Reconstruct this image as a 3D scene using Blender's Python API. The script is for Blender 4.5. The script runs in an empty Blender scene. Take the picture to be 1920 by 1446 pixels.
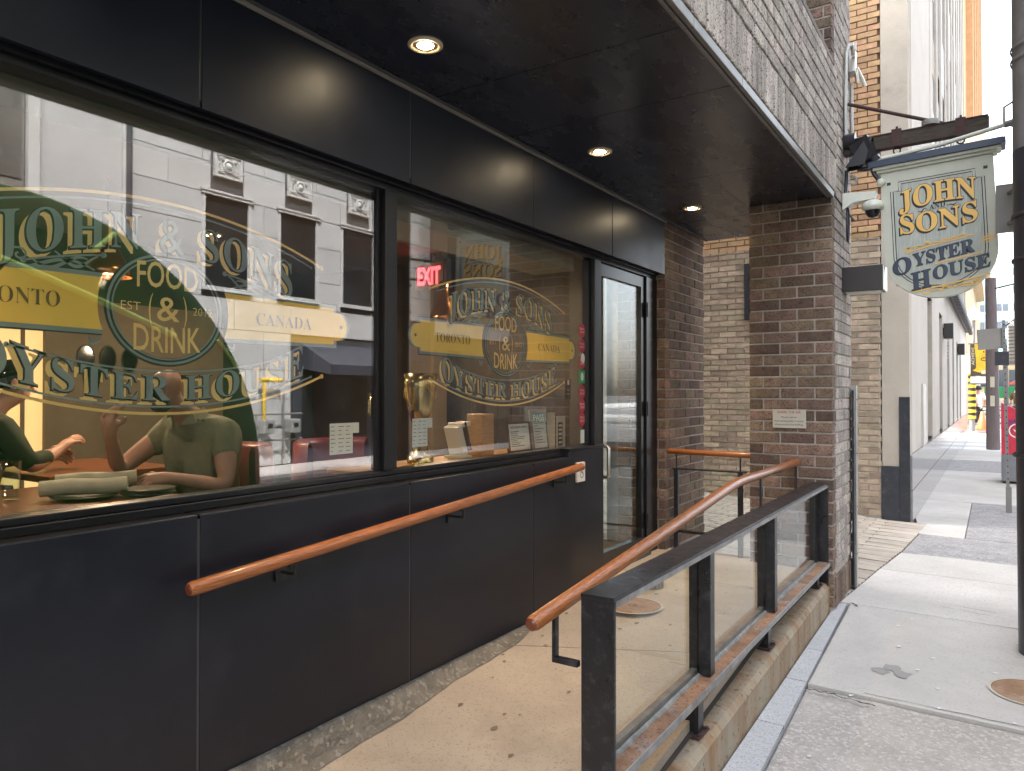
import bpy, bmesh, math, random
from mathutils import Vector, Matrix
random.seed(7)
R = math.radians
S = bpy.context.scene
COL = S.collection

# ------------------------------------------------------------------ camera, sky, sun, exposure
cd = bpy.data.cameras.new('camera'); CAM = bpy.data.objects.new('camera', cd); COL.objects.link(CAM)
cd.sensor_width = 36.0; cd.lens = 25.69; cd.clip_start = 0.05; cd.clip_end = 600
CAM.location = (0, 0, 0)
CAM.rotation_euler = (R(90 + 0.585), 0, R(33.448))
S.camera = CAM
W = bpy.data.worlds.new('World'); S.world = W; W.use_nodes = True
wn = W.node_tree.nodes; wl = W.node_tree.links
bg = wn['Background']; bg.inputs['Strength'].default_value = 0.15
sk = wn.new('ShaderNodeTexSky'); sk.sky_type = 'NISHITA'; sk.sun_disc = False
sk.sun_elevation = R(58); sk.sun_rotation = R(240); sk.air_density = 1.0; sk.dust_density = 4.0; sk.ozone_density = 1.0
hs = wn.new('ShaderNodeHueSaturation'); hs.inputs['Saturation'].default_value = 0.36; hs.inputs['Value'].default_value = 1.0
wl.new(sk.outputs[0], hs.inputs['Color']); wl.new(hs.outputs[0], bg.inputs['Color'])
sl = bpy.data.lights.new('sun', 'SUN'); sl.energy = 2.0; sl.angle = R(3); sl.color = (1.0, 0.985, 0.965)
SUN = bpy.data.objects.new('sun', sl); COL.objects.link(SUN)
SUN.rotation_euler = (R(90 - 58), 0, R(180 - 240))
S.view_settings.view_transform = 'Standard'; S.view_settings.look = 'None'
S.view_settings.exposure = 2.92; S.view_settings.gamma = 1.0; S.view_settings.use_curve_mapping = False
cy = S.cycles
cy.use_denoising = True
cy.max_bounces = 10; cy.diffuse_bounces = 4; cy.glossy_bounces = 5; cy.transmission_bounces = 6; cy.transparent_max_bounces = 16
cy.sample_clamp_indirect = 6.0; cy.caustics_reflective = False; cy.caustics_refractive = False

# ------------------------------------------------------------------ materials
def nodes_of(name):
    m = bpy.data.materials.new(name); m.use_nodes = True
    nt = m.node_tree; b = nt.nodes['Principled BSDF']
    return m, nt, nt.nodes, nt.links, b

def mat(name, col, rough=0.6, var=0.12, scale=8.0, bump=0.0, bscale=60.0, metal=0.0, spec=0.5, stain=None, stain_scale=2.0,
        stain_amt=0.5, island=0.0, coat=0.0, stain_lo=0.52, stretch=None, speck=None, speck_scale=120.0, speck_amt=0.3, bdist=0.01, rvar=0.0):
    """a surface with a base colour, two octaves of mottling, optional stains, specks and fine relief"""
    m, nt, N, L, b = nodes_of(name)
    tc = N.new('ShaderNodeTexCoord'); src = tc.outputs['Object']
    geo = N.new('ShaderNodeNewGeometry'); src = geo.outputs['Position']
    if stretch:
        mp = N.new('ShaderNodeMapping'); mp.inputs['Scale'].default_value = stretch
        L.new(src, mp.inputs['Vector']); src = mp.outputs[0]
    n1 = N.new('ShaderNodeTexNoise'); n1.inputs['Scale'].default_value = scale; n1.inputs['Detail'].default_value = 6; n1.inputs['Roughness'].default_value = 0.65
    L.new(src, n1.inputs['Vector'])
    mr = N.new('ShaderNodeMapRange'); mr.inputs['From Min'].default_value = 0.25; mr.inputs['From Max'].default_value = 0.75
    mr.inputs['To Min'].default_value = 1 - var; mr.inputs['To Max'].default_value = 1 + var
    L.new(n1.outputs['Fac'], mr.inputs['Value'])
    fac = mr.outputs[0]
    if island:
        oi = N.new('ShaderNodeObjectInfo')
        ad = N.new('ShaderNodeMath'); ad.operation = 'ADD'
        L.new(geo.outputs['Random Per Island'], ad.inputs[0]); L.new(oi.outputs['Random'], ad.inputs[1])
        fr = N.new('ShaderNodeMath'); fr.operation = 'FRACT'; L.new(ad.outputs[0], fr.inputs[0])
        m2 = N.new('ShaderNodeMapRange'); m2.inputs['To Min'].default_value = 1 - island; m2.inputs['To Max'].default_value = 1 + island
        L.new(fr.outputs[0], m2.inputs['Value'])
        mu = N.new('ShaderNodeMath'); mu.operation = 'MULTIPLY'; L.new(fac, mu.inputs[0]); L.new(m2.outputs[0], mu.inputs[1]); fac = mu.outputs[0]
    vm = N.new('ShaderNodeVectorMath'); vm.operation = 'SCALE'; vm.inputs[0].default_value = col[:3]; L.new(fac, vm.inputs['Scale'])
    cur = vm.outputs[0]
    if island and var >= 0:
        # a slight hue drift from piece to piece
        hv = N.new('ShaderNodeHueSaturation')
        m3 = N.new('ShaderNodeMapRange'); m3.inputs['To Min'].default_value = 0.5 - 0.05 * island; m3.inputs['To Max'].default_value = 0.5 + 0.05 * island
        w2 = N.new('ShaderNodeMath'); w2.operation = 'MULTIPLY'; w2.inputs[1].default_value = 7.31; L.new(fr.outputs[0], w2.inputs[0])
        f2 = N.new('ShaderNodeMath'); f2.operation = 'FRACT'; L.new(w2.outputs[0], f2.inputs[0])
        L.new(f2.outputs[0], m3.inputs['Value']); L.new(m3.outputs[0], hv.inputs['Hue']); L.new(cur, hv.inputs['Color']); cur = hv.outputs[0]
    if stain:
        n2 = N.new('ShaderNodeTexNoise'); n2.inputs['Scale'].default_value = stain_scale; n2.inputs['Detail'].default_value = 8; n2.inputs['Roughness'].default_value = 0.7
        L.new(src, n2.inputs['Vector'])
        rp = N.new('ShaderNodeMapRange'); rp.inputs['From Min'].default_value = stain_lo; rp.inputs['From Max'].default_value = stain_lo + 0.20
        rp.inputs['To Min'].default_value = 0.0; rp.inputs['To Max'].default_value = stain_amt
        L.new(n2.outputs['Fac'], rp.inputs['Value'])
        mx = N.new('ShaderNodeMix'); mx.data_type = 'RGBA'; L.new(rp.outputs[0], mx.inputs[0]); L.new(cur, mx.inputs[6]); mx.inputs[7].default_value = (*stain, 1); cur = mx.outputs[2]
    if speck:
        vo = N.new('ShaderNodeTexVoronoi'); vo.inputs['Scale'].default_value = speck_scale; L.new(geo.outputs['Position'], vo.inputs['Vector'])
        sp = N.new('ShaderNodeSeparateColor'); L.new(vo.outputs['Color'], sp.inputs[0])
        gt = N.new('ShaderNodeMapRange'); gt.inputs['From Min'].default_value = 1 - speck_amt; gt.inputs['From Max'].default_value = 1.0
        L.new(sp.outputs[0], gt.inputs['Value'])
        mx = N.new('ShaderNodeMix'); mx.data_type = 'RGBA'; L.new(gt.outputs[0], mx.inputs[0]); L.new(cur, mx.inputs[6]); mx.inputs[7].default_value = (*speck, 1); cur = mx.outputs[2]
    L.new(cur, b.inputs['Base Color'])
    b.inputs['Roughness'].default_value = rough; b.inputs['Metallic'].default_value = metal
    b.inputs['Specular IOR Level'].default_value = spec; b.inputs['Coat Weight'].default_value = coat; b.inputs['Coat Roughness'].default_value = 0.12
    if rvar:
        mr2 = N.new('ShaderNodeMapRange'); mr2.inputs['To Min'].default_value = max(0.02, rough - rvar); mr2.inputs['To Max'].default_value = min(1, rough + rvar)
        mr2.inputs['From Min'].default_value = 0.3; mr2.inputs['From Max'].default_value = 0.7
        L.new(n1.outputs['Fac'], mr2.inputs['Value']); L.new(mr2.outputs[0], b.inputs['Roughness'])
    if bump:
        n3 = N.new('ShaderNodeTexNoise'); n3.inputs['Scale'].default_value = bscale; n3.inputs['Detail'].default_value = 5; n3.inputs['Roughness'].default_value = 0.7
        L.new(src, n3.inputs['Vector'])
        bp = N.new('ShaderNodeBump'); bp.inputs['Strength'].default_value = bump; bp.inputs['Distance'].default_value = bdist
        L.new(n3.outputs['Fac'], bp.inputs['Height']); L.new(bp.outputs[0], b.inputs['Normal'])
    return m

def emit(name, col, strength):
    m, nt, N, L, b = nodes_of(name)
    b.inputs['Base Color'].default_value = (*col, 1); b.inputs['Emission Color'].default_value = (*col, 1)
    b.inputs['Emission Strength'].default_value = strength; b.inputs['Roughness'].default_value = 0.5
    return m

def glass(name, base, k, tint=(1, 1, 1), rough=0.0):
    """clear sheet glass: see-through, with a mirror reflection that grows towards grazing angles"""
    m, nt, N, L, b = nodes_of(name); N.remove(b)
    out = [n for n in N if n.type == 'OUTPUT_MATERIAL'][0]
    tr = N.new('ShaderNodeBsdfTransparent'); tr.inputs[0].default_value = (*tint, 1)
    gl = N.new('ShaderNodeBsdfGlossy'); gl.inputs['Roughness'].default_value = rough; gl.inputs[0].default_value = (0.97, 0.98, 1.0, 1)
    ge = N.new('ShaderNodeNewGeometry'); dt = N.new('ShaderNodeVectorMath'); dt.operation = 'DOT_PRODUCT'
    L.new(ge.outputs['Incoming'], dt.inputs[0]); L.new(ge.outputs['Normal'], dt.inputs[1])
    ab = N.new('ShaderNodeMath'); ab.operation = 'ABSOLUTE'; L.new(dt.outputs['Value'], ab.inputs[0])
    om = N.new('ShaderNodeMath'); om.operation = 'SUBTRACT'; om.inputs[0].default_value = 1.0; L.new(ab.outputs[0], om.inputs[1])
    pw = N.new('ShaderNodeMath'); pw.operation = 'POWER'; pw.inputs[1].default_value = 5.0; L.new(om.outputs[0], pw.inputs[0])
    ma = N.new('ShaderNodeMath'); ma.operation = 'MULTIPLY_ADD'; ma.inputs[1].default_value = k; ma.inputs[2].default_value = base; ma.use_clamp = True
    L.new(pw.outputs[0], ma.inputs[0])
    mx = N.new('ShaderNodeMixShader'); L.new(ma.outputs[0], mx.inputs[0]); L.new(tr.outputs[0], mx.inputs[1]); L.new(gl.outputs[0], mx.inputs[2])
    L.new(mx.outputs[0], out.inputs['Surface'])
    return m

M = {}
M['panel'] = mat('dark_panel', (0.0045, 0.0065, 0.0140), rough=0.37, var=0.25, scale=3, bump=0.06, bscale=350, bdist=0.002, rvar=0.07, spec=0.5, stain=(0.03, 0.031, 0.034), stain_scale=6, stain_amt=0.22)
M['fascia'] = mat('dark_fascia_panel', (0.0080, 0.0110, 0.0215), rough=0.40, var=0.25, scale=3, bump=0.06, bscale=300, bdist=0.002, stain=(0.028, 0.030, 0.036), stain_scale=2.3, stain_amt=0.25, rvar=0.06)
M['soffit'] = mat('dark_soffit_panel', (0.0085, 0.0120, 0.0250), rough=0.27, spec=0.85, var=0.3, scale=2.2, bump=0.05, bscale=14, bdist=0.003, stain=(0.030, 0.034, 0.044), stain_scale=3.0, stain_amt=0.4, stretch=(2.5, 1, 1), rvar=0.09)
M['frame'] = mat('black_frame', (0.009, 0.0095, 0.012), rough=0.28, var=0.2, scale=10)
M['joint'] = mat('grey_joint', (0.062, 0.063, 0.068), rough=0.5)
M['black_steel'] = mat('black_painted_steel', (0.011, 0.0115, 0.014), rough=0.32, var=0.3, scale=14, bump=0.08, bscale=90, bdist=0.003, stain=(0.13, 0.13, 0.14), stain_scale=24, stain_amt=0.35, rvar=0.08)
M['trim'] = mat('grey_metal_trim', (0.22, 0.22, 0.205), rough=0.42, metal=0.6, var=0.2, scale=5, stain=(0.08, 0.07, 0.06), stain_scale=6, stain_amt=0.5)
M['brick'] = mat('brown_brick', (0.172, 0.117, 0.085), rough=0.85, var=0.4, scale=22, bump=0.7, bscale=70, bdist=0.01, island=0.42, stain=(0.19, 0.15, 0.12), stain_scale=9, stain_amt=0.4, speck=(0.03, 0.02, 0.018), speck_scale=160, speck_amt=0.25)
M['mortar'] = mat('brown_brick_mortar', (0.40, 0.36, 0.32), rough=0.95, var=0.25, scale=20, bump=0.4, bscale=120)
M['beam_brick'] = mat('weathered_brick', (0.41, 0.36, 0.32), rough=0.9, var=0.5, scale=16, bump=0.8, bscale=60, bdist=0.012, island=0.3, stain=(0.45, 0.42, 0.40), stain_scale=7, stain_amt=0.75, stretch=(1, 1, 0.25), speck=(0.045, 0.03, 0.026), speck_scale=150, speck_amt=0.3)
M['beam_mortar'] = mat('weathered_mortar', (0.20, 0.175, 0.155), rough=0.95, var=0.3, scale=20)
M['tan_brick'] = mat('tan_brick', (0.42, 0.335, 0.245), rough=0.9, var=0.3, scale=14, bump=0.5, bscale=70, island=0.3, stain=(0.17, 0.12, 0.09), stain_scale=6, stain_amt=0.3)
M['orange_brick'] = mat('orange_tan_brick', (0.50, 0.32, 0.18), rough=0.9, var=0.22, scale=14, bump=0.4, bscale=70, island=0.2)
M['tan_mortar'] = mat('tan_mortar', (0.60, 0.57, 0.51), rough=0.95, var=0.2, scale=12)
M['brown_mortar'] = mat('orange_brick_mortar', (0.16, 0.10, 0.06), rough=0.95, var=0.2, scale=12)
M['wood'] = mat('varnished_wood', (0.30, 0.102, 0.030), rough=0.36, var=0.85, scale=9, stretch=(34, 1.1, 34), coat=0.28, bump=0.08, bscale=30)
M['wood_dark'] = mat('varnished_wood_end', (0.16, 0.04, 0.018), rough=0.3, var=0.4, scale=60, coat=0.5)
M['old_wood'] = mat('weathered_timber', (0.062, 0.050, 0.038), rough=0.85, var=0.6, scale=7, stretch=(2, 20, 20), bump=0.5, bscale=40)
M['rust'] = mat('rusty_iron', (0.060, 0.030, 0.026), rough=0.8, var=0.4, scale=30, bump=0.4, bscale=90)
M['rust_sheet'] = mat('rusted_sheet', (0.23, 0.125, 0.070), rough=0.72, var=0.55, scale=9, bump=0.35, bscale=80, stain=(0.30, 0.31, 0.31), stain_scale=7, stain_amt=0.85, speck=(0.13, 0.05, 0.02), speck_scale=140, speck_amt=0.2)
M['steel_edge'] = mat('worn_steel', (0.30, 0.30, 0.30), rough=0.45, metal=0.5, var=0.4, scale=12, stain=(0.16, 0.08, 0.04), stain_scale=9, stain_amt=0.7)
M['sealant'] = mat('grey_sealant', (0.20, 0.205, 0.20), rough=0.7, var=0.5, scale=18, bump=0.6, bscale=60)
M['ramp'] = mat('ramp_concrete', (0.37, 0.318, 0.258), rough=0.82, var=0.14, scale=3.0, bump=0.25, bscale=180, bdist=0.004, stain=(0.25, 0.205, 0.155), stain_scale=2.2, stain_amt=0.55, speck=(0.26, 0.22, 0.175), speck_scale=170, speck_amt=0.16)
M['ramp_kerb'] = mat('rough_kerb_concrete', (0.20, 0.185, 0.155), rough=0.95, var=0.4, scale=12, bump=1.0, bscale=34, bdist=0.03, speck=(0.34, 0.32, 0.28), speck_scale=70, speck_amt=0.25)
M['kerb_wall'] = mat('stained_concrete', (0.33, 0.275, 0.20), rough=0.9, var=0.25, scale=5, bump=0.35, bscale=70, stain=(0.26, 0.12, 0.035), stain_scale=3.4, stain_amt=0.9, stain_lo=0.44, stretch=(1, 1.6, 0.22), speck=(0.16, 0.12, 0.08), speck_scale=60, speck_amt=0.12)
M['sidewalk'] = mat('sidewalk_concrete', (0.46, 0.437, 0.405), rough=0.9, var=0.16, scale=1.6, bump=0.3, bscale=140, bdist=0.005, island=0.06, stain=(0.40, 0.37, 0.335), stain_scale=2.5, stain_amt=0.4, speck=(0.37, 0.35, 0.32), speck_scale=110, speck_amt=0.18)
M['aggregate'] = mat('exposed_aggregate', (0.43, 0.395, 0.36), rough=0.92, var=0.2, scale=3, bump=0.85, bscale=75, bdist=0.014, speck=(0.56, 0.53, 0.49), speck_scale=75, speck_amt=0.35, stain=(0.27, 0.245, 0.22), stain_scale=45, stain_amt=0.7)
M['granite'] = mat('grey_granite', (0.44, 0.44, 0.445), rough=0.7, var=0.1, scale=6, bump=0.12, bscale=120, speck=(0.27, 0.28, 0.29), speck_scale=190, speck_amt=0.4, island=0.05)
M['asphalt'] = mat('asphalt_patch', (0.27, 0.26, 0.255), rough=0.95, var=0.3, scale=7, bump=0.9, bscale=60, bdist=0.012, speck=(0.42, 0.40, 0.39), speck_scale=85, speck_amt=0.35)
M['road'] = mat('asphalt_road', (0.06, 0.06, 0.062), rough=0.93, var=0.25, scale=4, bump=0.4, bscale=80, speck=(0.16, 0.16, 0.16), speck_scale=110, speck_amt=0.3)
M['crack'] = mat('dark_crack', (0.05, 0.045, 0.04), rough=0.95)
M['paver'] = mat('alley_paver', (0.36, 0.315, 0.26), rough=0.92, var=0.2, scale=5, bump=0.4, bscale=80, island=0.14)
M['paver_bed'] = mat('paver_sand', (0.19, 0.165, 0.14), rough=0.95)
M['cover_iron'] = mat('rusted_cover', (0.26, 0.15, 0.085), rough=0.8, var=0.35, scale=14, bump=0.5, bscale=60, stain=(0.36, 0.30, 0.23), stain_scale=8, stain_amt=0.7)
M['cover_ring'] = mat('pale_ring', (0.42, 0.385, 0.31), rough=0.9, var=0.2, scale=10)
M['limestone'] = mat('buff_limestone', (0.50, 0.45, 0.38), rough=0.9, var=0.15, scale=2.5, bump=0.3, bscale=40, stain=(0.28, 0.24, 0.19), stain_scale=2.2, stain_amt=0.5)
M['lime_light'] = mat('pale_limestone', (0.60, 0.555, 0.495), rough=0.9, var=0.1, scale=2, bump=0.15, bscale=40, stain=(0.40, 0.36, 0.31), stain_scale=1.0, stain_amt=0.4)
M['polished'] = mat('polished_grey_granite', (0.30, 0.295, 0.29), rough=0.12, var=0.12, scale=30, speck=(0.2, 0.2, 0.2), speck_scale=120, speck_amt=0.3, spec=0.6)
M['dark_plinth'] = mat('peeling_dark_paint', (0.03, 0.034, 0.045), rough=0.6, var=0.4, scale=12, bump=0.5, bscale=30, stain=(0.25, 0.21, 0.16), stain_scale=5, stain_amt=0.8)
M['dark_plate'] = mat('dark_metal_plate', (0.022, 0.025, 0.034), rough=0.5, var=0.4, scale=10, stain=(0.12, 0.11, 0.10), stain_scale=22, stain_amt=0.35)
M['bronze'] = mat('dark_bronze_window', (0.022, 0.018, 0.016), rough=0.3, var=0.2, scale=4)
M['yellow_stone'] = mat('yellow_limestone', (0.56, 0.45, 0.29), rough=0.9, var=0.15, scale=3, bump=0.2, bscale=20, island=0.1)
M['far_orange'] = mat('far_orange_brick', (0.55, 0.33, 0.17), rough=0.9, var=0.15, scale=3)
M['opp_stone'] = mat('opposite_limestone', (0.53, 0.525, 0.515), rough=0.85, var=0.16, scale=1.2, stain=(0.36, 0.35, 0.335), stain_scale=1.2, stain_amt=0.6, stain_lo=0.46, island=0.06, stretch=(1, 1, 0.6))
M['opp_trim'] = mat('opposite_stone_carving', (0.58, 0.57, 0.55), rough=0.85, var=0.12, scale=3)
M['opp_dark'] = mat('opposite_dark_front', (0.05, 0.055, 0.07), rough=0.4, var=0.2, scale=3)
M['opp_glass'] = mat('opposite_window_glass', (0.018, 0.019, 0.021), rough=0.08, var=0.3, scale=0.6)
M['far_glass'] = mat('far_office_glass', (0.25, 0.40, 0.45), rough=0.2, var=0.3, scale=0.25, spec=0.5)
M['far_glass_dark'] = mat('far_dark_window', (0.07, 0.09, 0.11), rough=0.15, var=0.4, scale=0.3)
M['far_frame'] = mat('far_office_panel', (0.70, 0.72, 0.72), rough=0.6, var=0.1, scale=1)
M['sign_green'] = mat('sage_sign_paint', (0.50, 0.515, 0.43), rough=0.5, var=0.1, scale=6, stain=(0.38, 0.40, 0.32), stain_scale=5, stain_amt=0.4)
M['sign_grey'] = mat('grey_wood_grain_paint', (0.41, 0.44, 0.39), rough=0.6, var=0.3, scale=10, stretch=(18, 18, 0.8), bump=0.25, bscale=9)
M['sign_blue'] = mat('navy_sign_paint', (0.014, 0.03, 0.065), rough=0.4, var=0.2, scale=10)
M['sign_black'] = mat('black_sign_paint', (0.015, 0.017, 0.02), rough=0.5)
M['gold'] = mat('gold_sign_paint', (0.76, 0.46, 0.105), rough=0.4, var=0.08, scale=12)
M['gold_leaf'] = mat('gold_window_leaf', (0.78, 0.56, 0.20), rough=0.5, metal=0.35, var=0.1, scale=9)
M['gold_banner'] = mat('gold_window_banner', (0.85, 0.58, 0.10), rough=0.5, metal=0.35, var=0.08, scale=4)
M['teal_leaf'] = mat('grey_teal_window_paint', (0.21, 0.27, 0.25), rough=0.6, var=0.1, scale=9)
M['ink'] = mat('black_window_paint', (0.012, 0.014, 0.014), rough=0.6)
M['brown_ink'] = mat('brown_window_paint', (0.16, 0.10, 0.03), rough=0.6)
M['white'] = mat('white_paint', (0.74, 0.73, 0.70), rough=0.5, var=0.05, scale=8)
M['camera_white'] = mat('cream_plastic', (0.60, 0.62, 0.54), rough=0.35, var=0.05)
M['camera_dark'] = mat('dark_dome', (0.01, 0.01, 0.014), rough=0.06)
M['black_plastic'] = mat('black_plastic', (0.012, 0.012, 0.016), rough=0.3)
M['galv'] = mat('grey_conduit', (0.40, 0.40, 0.38), rough=0.45, metal=0.4, var=0.2, scale=12)
M['chrome'] = mat('satin_steel', (0.62, 0.60, 0.56), rough=0.28, metal=1.0, var=0.05)
M['plaque'] = mat('brushed_plaque', (0.50, 0.47, 0.40), rough=0.35, metal=0.35, var=0.1, scale=12)
M['paper'] = mat('paper', (0.62, 0.66, 0.58), rough=0.8, var=0.05)
M['cream_paper'] = mat('cream_paper', (0.62, 0.58, 0.44), rough=0.8, var=0.06)
M['green_paper'] = mat('green_print', (0.05, 0.20, 0.12), rough=0.7)
M['sticker_red'] = mat('red_sticker', (0.42, 0.035, 0.06), rough=0.5)
M['sticker_green'] = mat('green_sticker', (0.03, 0.27, 0.10), rough=0.5)
M['pole'] = mat('grey_steel_pole', (0.20, 0.195, 0.19), rough=0.6, var=0.2, scale=6, bump=0.2, bscale=40, stain=(0.30, 0.29, 0.28), stain_scale=8, stain_amt=0.4)
M['pole_dark'] = mat('dark_wrapped_pole', (0.032, 0.030, 0.040), rough=0.38, var=0.4, scale=8, bump=0.4, bscale=18)
M['red_box'] = mat('red_box_print', (0.50, 0.02, 0.05), rough=0.4, var=0.25, scale=8)
M['purple'] = mat('purple_print', (0.19, 0.05, 0.20), rough=0.5)
M['box_grey'] = mat('grey_box', (0.17, 0.18, 0.19), rough=0.5, var=0.1)
M['orange'] = mat('orange_plastic', (0.75, 0.12, 0.03), rough=0.5)
M['yellow'] = mat('yellow_print', (0.70, 0.46, 0.03), rough=0.5, var=0.25, scale=5)
M['brown_print'] = mat('brown_print', (0.07, 0.055, 0.03), rough=0.5, var=0.3, scale=6)
M['grey_back'] = mat('grey_sign_back', (0.21, 0.20, 0.185), rough=0.5, var=0.1, scale=6)
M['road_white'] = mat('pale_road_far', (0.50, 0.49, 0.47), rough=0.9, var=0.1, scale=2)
M['tent'] = mat('dark_green_fabric', (0.010, 0.080, 0.008), rough=0.75, var=0.35, scale=2.5)
M['lime'] = mat('lime_pole', (0.60, 0.95, 0.20), rough=0.45)
M['lime_pale'] = mat('pale_lime_piping', (0.62, 0.80, 0.45), rough=0.6)
M['in_wall'] = mat('dark_interior_wall', (0.055, 0.047, 0.038), rough=0.7, var=0.25, scale=3)
M['in_green'] = mat('dark_green_interior_wall', (0.020, 0.035, 0.018), rough=0.7, var=0.3, scale=3)
M['in_tan'] = mat('tan_plaster', (0.19, 0.15, 0.105), rough=0.8, var=0.15, scale=4)
M['in_ceiling'] = mat('olive_ceiling', (0.20, 0.19, 0.14), rough=0.85, var=0.1, scale=3)
M['in_floor'] = mat('dark_wood_floor', (0.05, 0.034, 0.022), rough=0.5, var=0.3, scale=6)
M['table'] = mat('mahogany_table', (0.19, 0.065, 0.028), rough=0.3, var=0.35, scale=9, stretch=(2, 14, 14))
M['oak'] = mat('light_oak', (0.42, 0.25, 0.11), rough=0.45, var=0.3, scale=8, stretch=(2, 2, 12))
M['napkin'] = mat('cream_napkin', (0.62, 0.58, 0.42), rough=0.85, var=0.1, scale=20, bump=0.3, bscale=60)
M['plate'] = mat('dark_plate_glaze', (0.05, 0.06, 0.04), rough=0.25)
M['seat_red'] = mat('wine_red_leather', (0.17, 0.018, 0.025), rough=0.35, var=0.3, scale=8)
M['copper'] = mat('copper', (0.80, 0.36, 0.16), rough=0.22, metal=1.0, var=0.15, scale=8)
M['brass'] = mat('brass_cup', (0.62, 0.50, 0.22), rough=0.2, metal=1.0, var=0.1, scale=8)
M['skin'] = mat('skin', (0.52, 0.30, 0.22), rough=0.5, var=0.12, scale=14, spec=0.4)
M['shirt'] = mat('sage_shirt', (0.25, 0.245, 0.165), rough=0.85, var=0.18, scale=12, bump=0.5, bscale=26, bdist=0.012)
M['hair'] = mat('grey_brown_hair', (0.10, 0.075, 0.055), rough=0.7, var=0.4, scale=60, bump=0.6, bscale=150)
M['dark_cloth'] = mat('dark_green_cloth', (0.018, 0.030, 0.016), rough=0.85, var=0.3, scale=8)
M['trousers'] = mat('charcoal_cloth', (0.03, 0.03, 0.035), rough=0.85)
M['eye'] = mat('eye', (0.06, 0.045, 0.04), rough=0.2)
M['lip'] = mat('lip', (0.34, 0.12, 0.09), rough=0.5)
M['coat_brown'] = mat('brown_coat', (0.16, 0.09, 0.05), rough=0.8, var=0.2)
M['lamp_on'] = emit('lit_lamp', (1.0, 0.80, 0.52), 26)
M['lamp_can'] = mat('cream_lamp_can', (0.55, 0.46, 0.32), rough=0.4)
M['bulb'] = emit('lit_bulb', (1.0, 0.70, 0.36), 22)
M['exit_face'] = mat('exit_sign_face', (0.45, 0.22, 0.16), rough=0.5)
M['exit_red'] = emit('lit_exit_letters', (1.0, 0.05, 0.06), 0.9)
M['door_glow'] = emit('lit_room', (1.0, 0.70, 0.30), 0.10)
M['opal'] = emit('added_ceiling_lens', (1.0, 0.76, 0.45), 2)  # glow of the ceiling lights added to brighten the dining room
M['win_glass'] = glass('shop_window_glass', 0.115, 0.85)
M['door_glass'] = glass('door_glass', 0.05, 0.8, (0.86, 0.9, 0.87))
M['rail_glass'] = glass('railing_glass', 0.03, 0.7, (0.965, 0.99, 0.98))
M['cup_glass'] = glass('drinking_glass', 0.06, 0.9, (0.9, 0.95, 0.9))

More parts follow.
